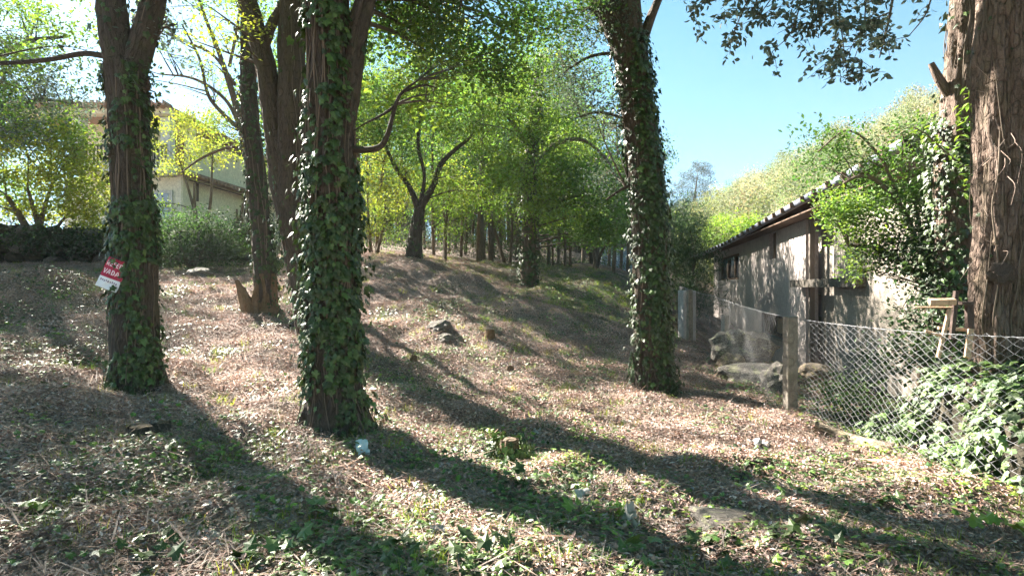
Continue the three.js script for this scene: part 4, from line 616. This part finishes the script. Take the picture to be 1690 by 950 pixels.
{ const d = 95, b = V(P(1142, 400, d).x, P(0, 440, d).y, -d), t = thing('pine_tree', 'tall blue-grey pine on the skyline at the left end of the hill', 'tree', b); const s = tube([b, b.clone().add(V(.3, 9, 0)), b.clone().add(V(.9, 14.5, 0))], [.4, .3, .05], { seg: 10, step: .8 }); part('trunk', s.g, M.barkThin, t); crown(t, [s], [[1156, 274, 95, 1.7, .7, 1.6, 50, col(.05, .075, .06)], [1150, 288, 95, 2.8, .7, 2.4, 70, col(.05, .075, .06)], [1143, 304, 95, 3.6, .8, 3, 90, col(.05, .075, .06)], [1137, 322, 95, 4.2, .9, 3, 110, col(.05, .075, .06)], [1130, 342, 95, 4.8, 1, 3, 120, col(.05, .075, .06)], [1122, 370, 95, 5, 1.8, 3, 160, col(.05, .075, .06)]], CL.far, { seed: 33, size: 1.1 }); }
{ // climber that hangs over the eaves of the grey house
  const d = 8.6, b = base(1556, 640, d), t = thing('climbing_shrub', 'yellow-green climbing shrub hanging over the grey house eave beside the dark trunk', 'shrub', b);
  const l = [[[1556, 690, 7], [1545, 540, 6], [1520, 420, 5], [1480, 330, 4], [1430, 290, 3], [1390, 305, 2], [1365, 335, 1.2]], [[1540, 500, 5], [1500, 440, 4], [1450, 410, 3], [1400, 405, 2]], [[1490, 345, 3], [1450, 255, 2.4], [1400, 215, 1.6], [1350, 250, 1]], [[1540, 480, 4], [1520, 380, 3], [1500, 280, 2], [1490, 220, 1]]].map((q) => stem(q, d, { seg: 9, ridge: 0, step: .08, lump: .15 })); l.forEach((s) => part('stem', s.g, M.vineStem, t));
  crown(t, l, [[1450, 330, 8.6, .75, .5, .5, 130, C.green, -.15], [1408, 335, 8.5, .45, .35, .4, 50, C.lime, -.1], [1500, 300, 8.6, .6, .55, .5, 110, C.green, -.2], [1425, 395, 8.4, .5, .35, .4, 60, C.lime, -.1], [1480, 400, 8.4, .6, .5, .4, 100, C.dark, -.2], [1520, 430, 8.3, .45, .7, .4, 110, C.dark, -.3], [1400, 445, 8.4, .35, .2, .3, 14, C.lime], [1350, 250, 9, .5, .4, .5, 34, C.mid, -.05], [1440, 235, 8.8, .8, .3, .5, 36, C.mid, 0], [1520, 250, 8.6, .5, .5, .4, 50, C.green, -.1]], CL.near, { seed: 34, branches: 4, rad: .012, size: .85, bark: M.vineStem });
}
{ // dark ivy thicket behind the fence between the end wall and the trunks
  const t = bush('ivy_thicket', 'dark ivy thicket against the pale end wall behind the wooden frame', 'ivy', 1520, 690, 7.6, [[1520, 470, 7.7, .35, .7, .3, 60, C.dark, -.3], [1555, 540, 7.2, .35, .5, .3, 36, C.dark, -.3], [1485, 600, 7.2, .35, .35, .3, 30, C.dark, -.2], [1430, 660, 7.4, .5, .25, .4, 40, C.mid, -.2]], CL.near, { seed: 35, stems: [[10, -180, 6], [-10, -130, 5], [30, -220, 6]] });
}

// ───────────────────────── wire fence ─────────────────────────
const fx = (d) => d < 7.44 ? 3.47 - .114 * (d - 7.44) : d < 14 ? 3.47 + .105 * (d - 7.44) : 4.16 + .2 * (d - 14);
const fTop = (d) => -.03 * Math.abs(Math.sin((d - 7.44) * .72)) + (d < 7.44 ? 1.6 - (48.5 + (7.44 - d) * 8.3) / F * d : d < 14 ? 1.23 + .04 * (d - 7.44) + .012 * (d - 7.44) ** 1 : 1.57 + .03 * (d - 14));
{
  const b = V(fx(7.44), hgt(fx(7.44), -7.44), -7.44), t = thing('wire_fence', 'sagging galvanised chain-link fence on wooden posts along the right', 'fence', b);
  const galv = std({ color: col(.23, .23, .245), metalness: 0, roughness: .5 }), post = std({ map: barkMap([.27, .245, .22], [.60, .565, .52], .2), bumpMap: barkBump, bumpScale: .008 });
  for (const [d, w, x] of [[7.44, .135], [14, .12], [2.9, .12]]) { const px = fx(d), y = hgt(px, -d), h = fTop(d) + .02 - y; const g = boxG(w, h + .4, w * .9, px - .05, y + h / 2 - .2, -d, .15, .012); g.rotateZ(0); part('post', uvBox(g, .9), post, t); }
  const cp = boxG(.13, 1.0, .12, fx(12) + .35, hgt(fx(12), -12) + .4, -12.2, .3); part('post', uvBox(cp, .9), std({ map: stucco([.6, .58, .56], [.4, .38, .36], .7) }), t);
  // zig-zag wires of the mesh, hooked into one another
  const mb = new MB(), pitch = .058, rw = .0015; let col_ = 0, d = 2.4;
  const pt = (dd, k, rows, off) => { const x = fx(dd), lo = Math.max(hgt(x, -dd) - .02, -.3), hi = fTop(dd), y = lo + (hi - lo) * k / rows, bul = .05 * Math.sin(dd * 2.1) * Math.sin(k / rows * Math.PI) + .02 * N3(dd * 1.2, k * .1, 4), jy = .012 * N3(dd * 2, k * .5, 8), jz = .012 * N3(dd * 2, k * .5, 18); return V(x + bul + off, y + jy, -dd + jz); };
  const seg = (a, c) => { const w0 = a.z < -7.6 ? .001 : rw, n = V(1, 0, 0).cross(c.clone().sub(a)).normalize().multiplyScalar(w0), m = V(w0, 0, 0), o = mb.n; for (const q of [a, c]) { mb.v(q.x + n.x, q.y + n.y, q.z + n.z); mb.v(q.x + m.x - n.x * .5, q.y - n.y * .5, q.z - n.z * .5); mb.v(q.x - m.x - n.x * .5, q.y - n.y * .5, q.z - n.z * .5); } for (let k = 0; k < 3; k++) { const u = o + k, w = o + (k + 1) % 3; mb.t(u, w, u + 3); mb.t(w, w + 3, u + 3); } };
  for (; d < 18; d += pitch) { const lo = hgt(fx(d), -d), rows = 36, odd = col_++ % 2; for (let k = 0; k < rows; k++) { const e = (k + odd) % 2, a = pt(d + (e ? .5 : -.5) * pitch, k, rows, e ? rw : -rw), c = pt(d + (e ? -.5 : .5) * pitch, k + 1, rows, e ? -rw : rw); seg(a, c); } }
  part('wire_mesh', mb.build(true), galv, t, 'stuff');
  const tw = []; for (let q = 2.4; q < 18; q += .4) tw.push(V(fx(q) + .006, fTop(q) - .015, -q)); part('top_wire', tube(tw, tw.map(() => .003), { seg: 4, step: .2, ridge: 0, lump: 0 }).g, galv, t);
}
{ // pale concrete slab far down the fence
  const d = 15.4, x = P(1134, 0, d).x, y = hgt(x, -d), g = boxG(.36, 1.55, .3, x, y + .62, -d, .2, .03); solo('concrete_pillar', uvBox(g, 1.2), std({ map: stucco([.74, .72, .72], [.5, .48, .47], .8), bumpMap: grainTex, bumpScale: .01 }), 'pale sunlit concrete pillar between the dark ivy tree and the grey house', 'pillar', V(x, y, -d));
}
{ // small far building glimpsed between trunks
  const d = 40, p = P(1018, 440, d), t = thing('white_shed', 'small pale blue-white shed glimpsed beyond the wood left of the dark ivy tree', 'shed', V(p.x, p.y - .5, -d)); part('wall', uvBox(boxG(2.2, 1.7, 2, p.x, p.y + .45, -d), 2), std({ map: stucco([.62, .68, .74], [.45, .5, .55], .5) }), t); part('roof', boxG(2.5, .12, 2.4, p.x, p.y + 1.37, -d), std({ color: col(.25, .2, .18) }), t); part('window', boxG(.6, .7, .06, p.x - .4, p.y + .7, -d + 1.01), std({ color: col(.75, .8, .85) }), t);
}
// ivy bank that spills over the fence at the right edge
{
  const b = V(4.35, hgt(4.35, -4.9), -4.9), t = thing('ivy_bank', 'heaped mound of pale green ivy spilling through the wire fence at the right edge', 'ivy', b), r = rngOf(141), found = [];
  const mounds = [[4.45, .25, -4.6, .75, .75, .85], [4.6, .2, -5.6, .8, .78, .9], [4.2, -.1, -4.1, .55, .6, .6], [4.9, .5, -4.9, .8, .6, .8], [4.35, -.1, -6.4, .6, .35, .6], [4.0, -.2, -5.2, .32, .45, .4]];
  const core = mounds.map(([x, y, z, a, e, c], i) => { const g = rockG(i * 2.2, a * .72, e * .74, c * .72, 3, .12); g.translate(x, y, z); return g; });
  part('stems', mergeGeometries(core), std({ color: col(.10, .085, .055), bumpMap: soilBump, bumpScale: .03 }), t);  // solid dark lumps filling the mound, coloured as shade between the leaves
  for (let k = 0; k < 11000; k++) { const [x, y, z, a, e, c] = mounds[Math.floor(r() * 6)], v = V(r() * 2 - 1, r() * 2 - .7, r() * 2 - 1).normalize(), p = V(x + v.x * a, y + v.y * e, z + v.z * c).addScaledVector(v, rr(-.14, .06, r) + .1 * N3(v.x * 3 + x, v.y * 3, v.z * 3)); if (p.y < hgt(p.x, p.z)) continue; const nn = v.clone().add(V(rr(-.5, .5, r), rr(.1, .9, r), rr(-.5, .5, r))); found.push([p, facing(nn, V(rr(-.8, .4, r), -.8, rr(-.8, .8, r))), rr(.055, .105, r), vary([C.ivy, col(.09, .14, .06), C.ivyPale, col(.14, .22, .06)][Math.floor(r() * 4)], .2, r), v.dot(V(-p.x, EYE - p.y, -p.z).normalize()) > .15 && p.x / -p.z < .84 ? r() : 2]); }
  found.sort((a, q) => a[4] - q[4]); const mats = [col(.10, .165, .065), C.ivyPale, C.ivy, col(.15, .25, .06)].map((c) => new THREE.MeshStandardMaterial({ side: THREE.DoubleSide, color: c, roughness: .5 }));
  found.splice(0, 300).forEach((f, i) => { const m = shadow(new THREE.Mesh(ivyGeo[i % 4], mats[Math.floor(r() * 4)])); m.name = 'leaf'; m.position.copy(f[0]).sub(t.position); m.quaternion.copy(f[1]); m.scale.setScalar(f[2]); t.add(m); });
  inst('small_leaves', ivyGeo[1], M.ivy, found, t);
}
{ // weathered wooden frame (old stool) behind the fence
  const d = 5.4, PS = (x, y, d) => P(x, y, d - .62), t = thing('wooden_frame', 'weathered broken wooden stool frame behind the fence beside the massive trunk', 'stool', V(P(1575, 0, d).x, P(0, 600, d).y, -d));
  const wood = std({ map: barkMap([.46, .36, .29], [.86, .72, .60], 0), bumpMap: barkBump, bumpScale: .004 }), dk = std({ map: barkMap([.16, .12, .11], [.40, .33, .30], 0), bumpMap: barkBump, bumpScale: .004 });
  const bar = (name, a, c, w, th, mat) => { const L = a.distanceTo(c), g = new RoundedBoxGeometry(w, L, th, 2, .004); const q = new Q().setFromUnitVectors(V(0, 1, 0), c.clone().sub(a).normalize()); g.applyQuaternion(q); const m = a.clone().lerp(c, .5); g.translate(m.x, m.y, m.z); uvBox(g, .6); return part(name, g, mat, t); };
  bar('top_board', PS(1534, 498, 6), PS(1577, 497, 5.95), .05, .07, wood); bar('top_board', PS(1581, 500, 6.1), PS(1601, 500, 6.1), .03, .12, dk); bar('rail', PS(1510, 507, 6.05), PS(1573, 507, 5.98), .012, .03, wood);
  bar('leg', PS(1568, 510, 5.96), PS(1549, 590, 5.96), .028, .03, wood); bar('leg', PS(1579, 480, 6), PS(1571, 560, 6), .035, .035, dk); bar('leg', PS(1600, 500, 6.1), PS(1601, 545, 6.1), .062, .04, dk); bar('leg', PS(1603, 543, 6.05), PS(1597, 590, 6.0), .04, .045, wood);
  bar('crossbar', PS(1549, 541, 6.1), PS(1594, 544, 6.1), .028, .03, wood); bar('crossbar', PS(1527, 546, 6), PS(1556, 554, 5.97), .022, .03, wood);
}
// rocks
function rock(label, px, py, d, sx, sy, sz, seed, warm, group, detail = 4) { const p = P(px, py, d), g = rockG(seed, sx, sy, sz, detail); g.rotateY(seed); g.translate(p.x, p.y, p.z); const y = hgt(p.x, p.z); return solo('boulder', g, warm ? M.rockWarm : M.rock, label, 'rock', V(p.x, y, p.z), group); }
rock('round grey boulder, upper one of two on the open slope', 726, 545, 11.4, .28, .19, .25, 1.3); rock('smaller grey boulder, lower one of two on the open slope', 735, 566, 10.9, .20, .18, .19, 2.7);
rock('large pale speckled boulder on top of the rock heap behind the fence', 1226, 575, 11.2, .62, .36, .5, 3.4, false); rock('warm brown boulder at the left of the rock heap behind the fence', 1208, 603, 10.8, .24, .22, .25, 4.2, true); rock('broad dark flat boulder at the front of the rock heap', 1245, 625, 10.2, .62, .26, .45, 5.5); rock('grey rounded boulder beside the wooden fence post', 1285, 634, 9.2, .26, .3, .26, 6.1); rock('small dark boulder between the flat one and the fence post', 1250, 655, 9.6, .2, .16, .2, 7.7); rock('pale stone behind the fence right of the wooden post', 1345, 612, 9.6, .28, .12, .2, 8.2, true);
rock('square earthy stone on the grass behind the slim tree', 330, 452, 14.5, .30, .15, .25, 9.1, false, null, 2); rock('dark flat rock half buried at the lower right', 1225, 872, 4.05, .42, .09, .26, 11.6); rock('brown stone lying at the bottom left corner', 150, 912, 3.6, .12, .05, .09, 12.9, true);
rock('small pale stone by the logs in front of the fence', 1352, 778, 5.25, .06, .05, .06, 13.4, false, null, 3); rock('pale reddish stone below the fence post', 1335, 704, 6.85, .12, .06, .1, 14.2, true, null, 3);
// stumps
function stump(label, px, py, r0, h, mat, seed, lean = 0) {
  const p = G(px, py), t = thing('tree_stump', label, 'stump', p), s = tube([p.clone().add(V(0, -.15, 0)), p.clone().add(V(lean * .5, h * .5, 0)), p.clone().add(V(lean, h, 0))], [r0 * 1.2, r0, r0 * .9], { seg: 28, step: .02, ridge: .015, lump: .15, flare: .05, seed }); part('bole', s.g, mat, t);
  const g = rockG(seed, r0 * .86, .02, r0 * .86, 3, .25); g.translate(p.x + lean, p.y + h - .005, p.z); part('cut_top', g, std({ map: rockTex, color: col(.36, .25, .16) }), t); return [t, s, p];
}
{ const [t, s, p] = stump('short stump with pale ivy round it in the middle of the slope', 842, 765, .08, .22, M.barkOrange, 3); ivyOn(t, [s], 500, () => .6, { seed: 41, size: .075, runners: 3, out: .16, tint: C.ivyPale }); }
stump('low rotten stump in the shade below the forked tree', 232, 722, .11, .10, M.barkGrey, 5); stump('second low stump touching the rotten one below the forked tree', 268, 716, .055, .10, M.barkGrey, 6); stump('small orange stump in the shade beside the two boulders', 808, 562, .07, .2, M.barkOrange, 7); stump('tiny pale wood stub on the sunlit slope left of centre', 680, 600, .03, .11, M.barkOrange, 8, .04); stump('tiny cut stub on the sunlit slope below the boulders', 842, 612, .028, .07, M.barkOrange, 9);
// logs, roots and sticks
function stick(name, label, cat, px, r0, mat, o = {}, lift = .6) { const pts = px.map(([x, y, up = 0]) => { const p = G(x, y); p.y += r0 * lift + up; return p; }), s = tube(pts, pts.map((_, i) => r0 * (1 - .5 * i / pts.length)), { seg: 12, step: .04, ridge: r0 * .12, lump: .15, cap: true, ...o }); return solo(name, s.g, mat, label, cat, pts[0].clone()); }
const dry = std({ map: barkMap([.36, .27, .21], [.82, .66, .54], 0), bumpMap: barkBump, bumpScale: .006 });
stick('log', 'bleached log lying along the foot of the fence, right of the post', 'log', [[1345, 712], [1390, 728], [1440, 742], [1480, 748]], .07, M.rockWarm, { seed: 1 }); stick('log', 'long thin log lying across the ground before the ivy bank', 'log', [[1250, 765], [1330, 768], [1420, 766], [1530, 772]], .035, dry, { seed: 2 }); stick('root', 'curved grey root arching out of the ground left of the logs', 'root', [[1222, 805], [1232, 782, .03], [1252, 770, .035], [1290, 768, .01]], .022, M.barkGrey); stick('stick', 'straight stick lying in the sun in the middle foreground', 'stick', [[658, 812], [672, 828], [686, 842]], .014, M.barkBrown); stick('stick', 'pale forked stick lying at the bottom edge right of centre', 'stick', [[1102, 905, .03], [1125, 918, .02], [1150, 940, .01]], .017, dry); stick('stick', 'short pale stick left of the forked one at the bottom', 'stick', [[1065, 896], [1075, 908], [1090, 921]], .012, dry); stick('stick', 'thin grey stick in the shade near the flat dark rock', 'stick', [[1075, 860], [1120, 866]], .008, dry); stick('stick', 'slanting dead branch leaning against the fence', 'branch', [[1408, 700], [1430, 650, .1], [1450, 610, .2]], .02, M.barkRed); stick('stick', 'fallen dark branch behind the fence under the ivy bank', 'branch', [[1425, 672, .05], [1460, 690, .05], [1500, 715]], .025, M.barkBrown);
// litter left by people
function sheet(name, label, cat, px, py, w, h, color, rot, { crumple = .02, lift = .02, rough = .6, tilt = -1.2 } = {}) {
  const p = G(px, py), g = new THREE.PlaneGeometry(w, h, 10, 10), a = g.attributes.position; for (let i = 0; i < a.count; i++) { const x = a.getX(i), y = a.getY(i); a.setZ(i, crumple * (N3(x * 14 + px, y * 14, 2) + .6 * N3(x * 30, y * 30 + px, 5))); }
  const bk = g.clone(); bk.translate(0, 0, -.0015); const m = mergeGeometries([g, bk]); m.rotateX(tilt); m.rotateY(rot); m.translate(p.x, p.y + lift + h / 2 * Math.abs(Math.cos(tilt)) , p.z); m.computeVertexNormals(); return solo(name, m, std({ color, roughness: rough }), label, cat, p);
}
sheet('paper_scrap', 'pale blue-white paper scrap beside the thick ivy trunk', 'paper', 598, 752, .11, .16, col(.50, .64, .70), .5, { tilt: -.8, crumple: .03 }); sheet('plastic_sheet', 'grey-white plastic sheet standing tilted in the middle foreground', 'litter', 966, 834, .13, .14, col(.45, .43, .41), .5, { tilt: -1.0, crumple: .012 }); sheet('red_wrapper', 'crumpled red and pink wrapper behind the grey plastic sheet', 'litter', 968, 806, .09, .08, col(.70, .16, .16), .3, { crumple: .04 }); sheet('crushed_bag', 'crushed beige plastic bag right of the grey plastic sheet', 'litter', 1040, 868, .10, .20, col(.42, .37, .32), 0, { crumple: .06, tilt: -1.2 }); sheet('paper_scrap', 'crumpled pale paper ball near the bottom in the dark shade', 'paper', 722, 893, .09, .09, col(.50, .47, .47), .2, { crumple: .05, tilt: -.7 }); sheet('paper_scrap', 'small white paper scrap behind the short ivy stump', 'paper', 886, 718, .09, .07, col(.55, .58, .58), .2, { crumple: .04 }); sheet('plastic_bag', 'crumpled whitish plastic bag left of the thin log', 'litter', 1256, 745, .15, .13, col(.52, .50, .49), .4, { crumple: .07, tilt: -.7 }); sheet('paper_scrap', 'faded card lying flat in the lower left sun', 'paper', 345, 900, .11, .1, col(.50, .47, .41), .3, { crumple: .02 }); sheet('paper_scrap', 'pale scrap lying on the sunlit slope left of the thick trunk', 'paper', 420, 664, .13, .08, col(.66, .62, .60), .1, { crumple: .03 });
// the sign hung on the forked tree
{
  const cv = document.createElement('canvas'); cv.width = 256; cv.height = 384; const x = cv.getContext('2d');
  x.fillStyle = '#eef0f4'; x.fillRect(0, 0, 256, 384); x.fillStyle = '#b3123c'; x.fillRect(0, 0, 256, 246); x.fillStyle = '#f6e3e6'; x.font = 'bold 84px sans-serif'; x.textAlign = 'center'; x.fillText('RESER', 108, 104, 200); x.fillText('VADA', 108, 204, 200);
  x.fillStyle = '#8b7c92'; for (let i = 0; i < 9; i++) x.fillRect(26 + i * 23, 274 + (i % 3) * 3, 15, 26 - (i % 2) * 6);
  const mp = new THREE.CanvasTexture(cv); mp.colorSpace = THREE.SRGBColorSpace;
  const c = P(186, 453, 6.86), t = thing('sale_sign', 'small red and white sign hung crookedly on the forked tree', 'sign', c), g = new THREE.PlaneGeometry(.245, .35, 14, 18), a = g.attributes.position; for (let i = 0; i < a.count; i++) { const u = a.getX(i), v = a.getY(i); a.setZ(i, .035 * Math.sin(u * 9 + 1) + .012 * N3(u * 10, v * 10, 1) + (u > .06 && v > .06 ? -(u - .06) * .5 : 0)); }
  g.computeVertexNormals(); const back = g.clone(); back.translate(0, 0, -.003); const place = (q) => { q.rotateZ(-.38); q.rotateX(-.08); q.rotateY(.22); q.translate(c.x, c.y, c.z); return q; };
  part('board', place(g), std({ map: mp, roughness: .5 }), t); part('backing', place(back), std({ color: col(.8, .8, .82) }), t); part('wire', tube([P(178, 432, 6.85), P(186, 424, 6.85), P(206, 431, 6.85)], [.004, .004, .004], { seg: 5, ridge: 0 }).g, std({ color: col(.1, .1, .1) }), t);
}

// ───────────────────────── what lies and grows on the ground ─────────────────────────
{
  const r = rngOf(501), tones = [col(.58, .43, .39), col(.52, .37, .33), col(.60, .48, .44), col(.44, .29, .25), col(.63, .52, .47), col(.31, .20, .17), col(.57, .44, .35)];
  function litterPatch(seed, n, rad) {
    const q = rngOf(seed), b = new MB(), m = new M4();
    for (let i = 0; i < n; i++) {
      const a = q() * 6.283, d = Math.sqrt(q()) * rad, c = vary(tones[Math.floor(q() * 7)], .22, q), k = rr(.7, 1.3, q);
      if (i % 36 === 7) { m.compose(V(Math.cos(a) * d, rr(.015, .03, q), Math.sin(a) * d), eulerQ(-1.57 + rr(-.15, .15, q), q() * 6.283, 0), V(1, 1, 1)); kite(b, m, rr(.2, .42, q), .010, vary(col(.26, .19, .15), .3, q)); continue; }
      if (i % 5 === 4) { m.compose(V(Math.cos(a) * d, rr(.008, .03, q), Math.sin(a) * d), eulerQ(-1.57 + rr(-.25, .25, q), q() * 6.283, 0), V(1, 1, 1)); kite(b, m, rr(.06, .18, q), .004, vary(col(.34, .26, .20), .3, q)); continue; }
      m.compose(V(Math.cos(a) * d, rr(.0, .03, q), Math.sin(a) * d), eulerQ(-1.57 + rr(-.45, .45, q), q() * 6.283, rr(-.35, .35, q)), V(k, k, k)); const l = rr(.017, .042, q), w = l * rr(.4, .7, q);
      const p = V(0, 0, 0), cu = rr(.1, .5, q) * w, o = [[0, 0, 0], [-w / 2, l * .4, cu], [0, l, cu * .6], [w / 2, l * .4, cu], [0, l * .45, 0]].map((z) => { p.set(...z).applyMatrix4(m); return b.v(p.x, p.y, p.z, c); }); for (let z = 0; z < 4; z++) b.t(o[4], o[z], o[(z + 1) % 4]);
    }
    return b.build();
  }
  const up = V(0, 1, 0), orient = (n) => new Q().setFromUnitVectors(up, n).multiply(new Q().setFromAxisAngle(up, r() * 6.283));
  const inView = (d) => { const px = rr(-60, 1750, r); return V((px - CX) / F * d, 0, -d); };
  const sets = [0, 1, 2, 3].map(() => []);
  for (let k = 0; k < 23000; k++) { const d = 2.7 + 23 * Math.pow(r(), 1.25), p = inView(d); if (p.x > fx(d) + 2.5) continue; const g = green(p.x, p.z); if (r() < g * .45) continue; p.y = hgt(p.x, p.z) + .002; const q = .86 + .3 * N3(p.x * .7, p.z * .7, 61) + .18 * N3(p.x * 2.3, p.z * 2.3, 63); if (N3(p.x * 1.6, p.z * 1.6, 67) < -.55 && r() < .8) continue; const a = vary(col(q, q * .97, q * .95), .1, r); sets[k % 4].push([p, orient(nrm(p.x, p.z)), rr(.8, 1.2, r), a]); }
  const lit = thing('leaf_litter', 'dry pinkish-brown leaf litter strewn over the slope', 'leaf litter', V(0, 0, 0)); lit.userData.kind = 'stuff';
  sets.forEach((l, i) => inst('litter_patches', litterPatch(600 + i, 108, .25), M.litter, l, lit));
  // ground ivy, in patches of leaves on short stalks
  function ivyPatch(seed, n, rad, lo, hi) { const q = rngOf(seed), b = new MB(), m = new M4(); for (let i = 0; i < n; i++) { const a = q() * 6.283, d = Math.sqrt(q()) * rad, k = rr(lo, hi, q); m.compose(V(Math.cos(a) * d, rr(.012, .075, q), Math.sin(a) * d), eulerQ(-1.57 + rr(-.55, .6, q), q() * 6.283, rr(-.4, .4, q)), V(k, k, k)); ivyLeaf(seed * 100 + i, b, m, vary(col(1, 1, 1), .25, q)); } return b.build(); }
  const pat = [[], [], []];
  for (let k = 0; k < 21000; k++) { const d = 2.7 + 22 * Math.pow(r(), 1.25), p = inView(d); if (p.x > fx(d) + 3) continue; const behind = p.x > fx(d) - .1 && d < 13, g = behind ? .75 : green(p.x, p.z) + .035; if (r() > g * (behind ? .8 : .55)) continue; p.y = hgt(p.x, p.z); pat[k % 3].push([p, orient(nrm(p.x, p.z)), rr(.75, 1.25, r), vary([C.ivy, C.green, col(.09, .15, .04), col(.12, .19, .045), C.ivyDark, C.lime][Math.floor(r() * 6)], .2, r)]); }
  const giv = thing('ground_ivy', 'low green ground ivy scattered through the litter', 'ground ivy', V(0, 0, 0)); giv.userData.kind = 'stuff';
  pat.forEach((l, i) => inst('ivy_patches', ivyPatch(70 + i, 19, .22, .022, .055), M.ivy, l, giv));
  // small weeds and grass blades
  function grassG(seed) { const q = rngOf(seed), b = new MB(), c = col(1, 1, 1); for (let i = 0; i < 26; i++) { const a = q() * 6.283, d = Math.sqrt(q()) * .10, x = Math.cos(a) * d, z = Math.sin(a) * d, h = rr(.05, .15, q), t = q() * 6.283, w = .0035, lx = rr(-.05, .05, q), lz = rr(-.05, .05, q), e = vary(c, .3, q); const o = b.v(x - w * Math.cos(t), 0, z - w * Math.sin(t), e); b.v(x + w * Math.cos(t), 0, z + w * Math.sin(t), e); b.v(x + lx * .4 - w * .7 * Math.cos(t), h * .6, z + lz * .4, e); b.v(x + lx * .4 + w * .7 * Math.cos(t), h * .6, z + lz * .4, e); b.v(x + lx, h, z + lz, e); b.t(o, o + 1, o + 2); b.t(o + 1, o + 3, o + 2); b.t(o + 2, o + 3, o + 4); } return b.build(); }
  const gr = []; for (let k = 0; k < 16000; k++) { const d = 2.7 + 22 * Math.pow(r(), 1.0), p = inView(d); if (p.x > fx(d)) continue; const right = p.x > 1.2 && d < 7 ? .35 : 0, lawn = sstep(.1, .5, N3(p.x * .8, p.z * .8, 91)), far = d > 14 ? .35 : 0; if (r() > .04 + (right + far + .12) * lawn + green(p.x, p.z) * (d > 11 ? .75 : .3)) continue; p.y = hgt(p.x, p.z) - .004; gr.push([p, orient(nrm(p.x, p.z)), rr(.5, 1.1, r), vary([C.lime, C.yellow, C.green][Math.floor(r() * 3)], .25, r)]); }
  const gm = inst('grass', grassG(3), M.leaf, gr, scene); gm.userData.label = 'sparse thin grass tufts growing through the litter'; gm.userData.category = 'grass';
  // larger ivy plants near the lens: leaves one by one
  const spots = [[955, 862, 'bright green young ivy plant with two big leaves in the lower middle', 5, C.lime], [1022, 858, 'glossy green seedling right of the grey plastic sheet', 5, C.lime], [800, 925, 'dark ivy plant with large leaves at the bottom centre', 16, C.ivy], [450, 915, 'sunlit ivy plant with pale leaves at the bottom left of centre', 16, C.ivyPale], [640, 930, 'green ivy clump at the bottom edge left of centre', 14, C.ivy], [1080, 940, 'ivy clump at the bottom edge right of centre', 12, C.ivyPale], [1180, 935, 'ivy sprig beside the forked stick at the bottom', 10, C.ivy], [60, 860, 'yellow-green sprig lit by the sun at the lower left', 8, C.lime], [1360, 905, 'dark ivy clump in the shade at the lower right', 14, C.ivyDark], [1650, 895, 'bright green weed near the bottom right corner', 12, C.lime], [230, 935, 'dark broad-leaved ivy at the bottom left', 14, C.ivy], [560, 855, 'pale sunlit ivy leaves between the two shadow bands', 12, C.ivyPale], [860, 800, 'dark green ivy sprig in the trunk shadow', 10, C.ivy], [1470, 850, 'ivy sprig in the sun at the lower right', 9, C.ivyPale]];  // sun and shade painted into leaf colour: paler where sunlit, darker where shaded
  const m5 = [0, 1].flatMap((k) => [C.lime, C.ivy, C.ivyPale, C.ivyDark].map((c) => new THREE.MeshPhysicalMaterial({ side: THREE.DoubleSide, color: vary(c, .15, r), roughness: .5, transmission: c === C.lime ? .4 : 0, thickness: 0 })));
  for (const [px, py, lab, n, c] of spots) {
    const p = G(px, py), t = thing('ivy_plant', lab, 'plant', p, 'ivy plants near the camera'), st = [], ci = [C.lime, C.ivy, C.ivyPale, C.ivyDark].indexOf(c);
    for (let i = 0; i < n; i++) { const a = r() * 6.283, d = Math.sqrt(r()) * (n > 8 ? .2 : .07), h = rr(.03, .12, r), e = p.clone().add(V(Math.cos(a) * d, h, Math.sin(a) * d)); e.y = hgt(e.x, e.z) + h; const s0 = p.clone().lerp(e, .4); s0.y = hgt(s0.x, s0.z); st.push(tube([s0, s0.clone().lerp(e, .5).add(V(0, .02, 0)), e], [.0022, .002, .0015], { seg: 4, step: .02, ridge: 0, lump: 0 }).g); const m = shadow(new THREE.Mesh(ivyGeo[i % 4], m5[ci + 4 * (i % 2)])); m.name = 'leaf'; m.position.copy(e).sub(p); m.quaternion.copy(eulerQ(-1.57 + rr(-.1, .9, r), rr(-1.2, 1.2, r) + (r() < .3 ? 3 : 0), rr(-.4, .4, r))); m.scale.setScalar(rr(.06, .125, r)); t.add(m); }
    part('stalks', mergeGeometries(st), M.vineStem, t);
  }
}
renderer.render(scene, camera);
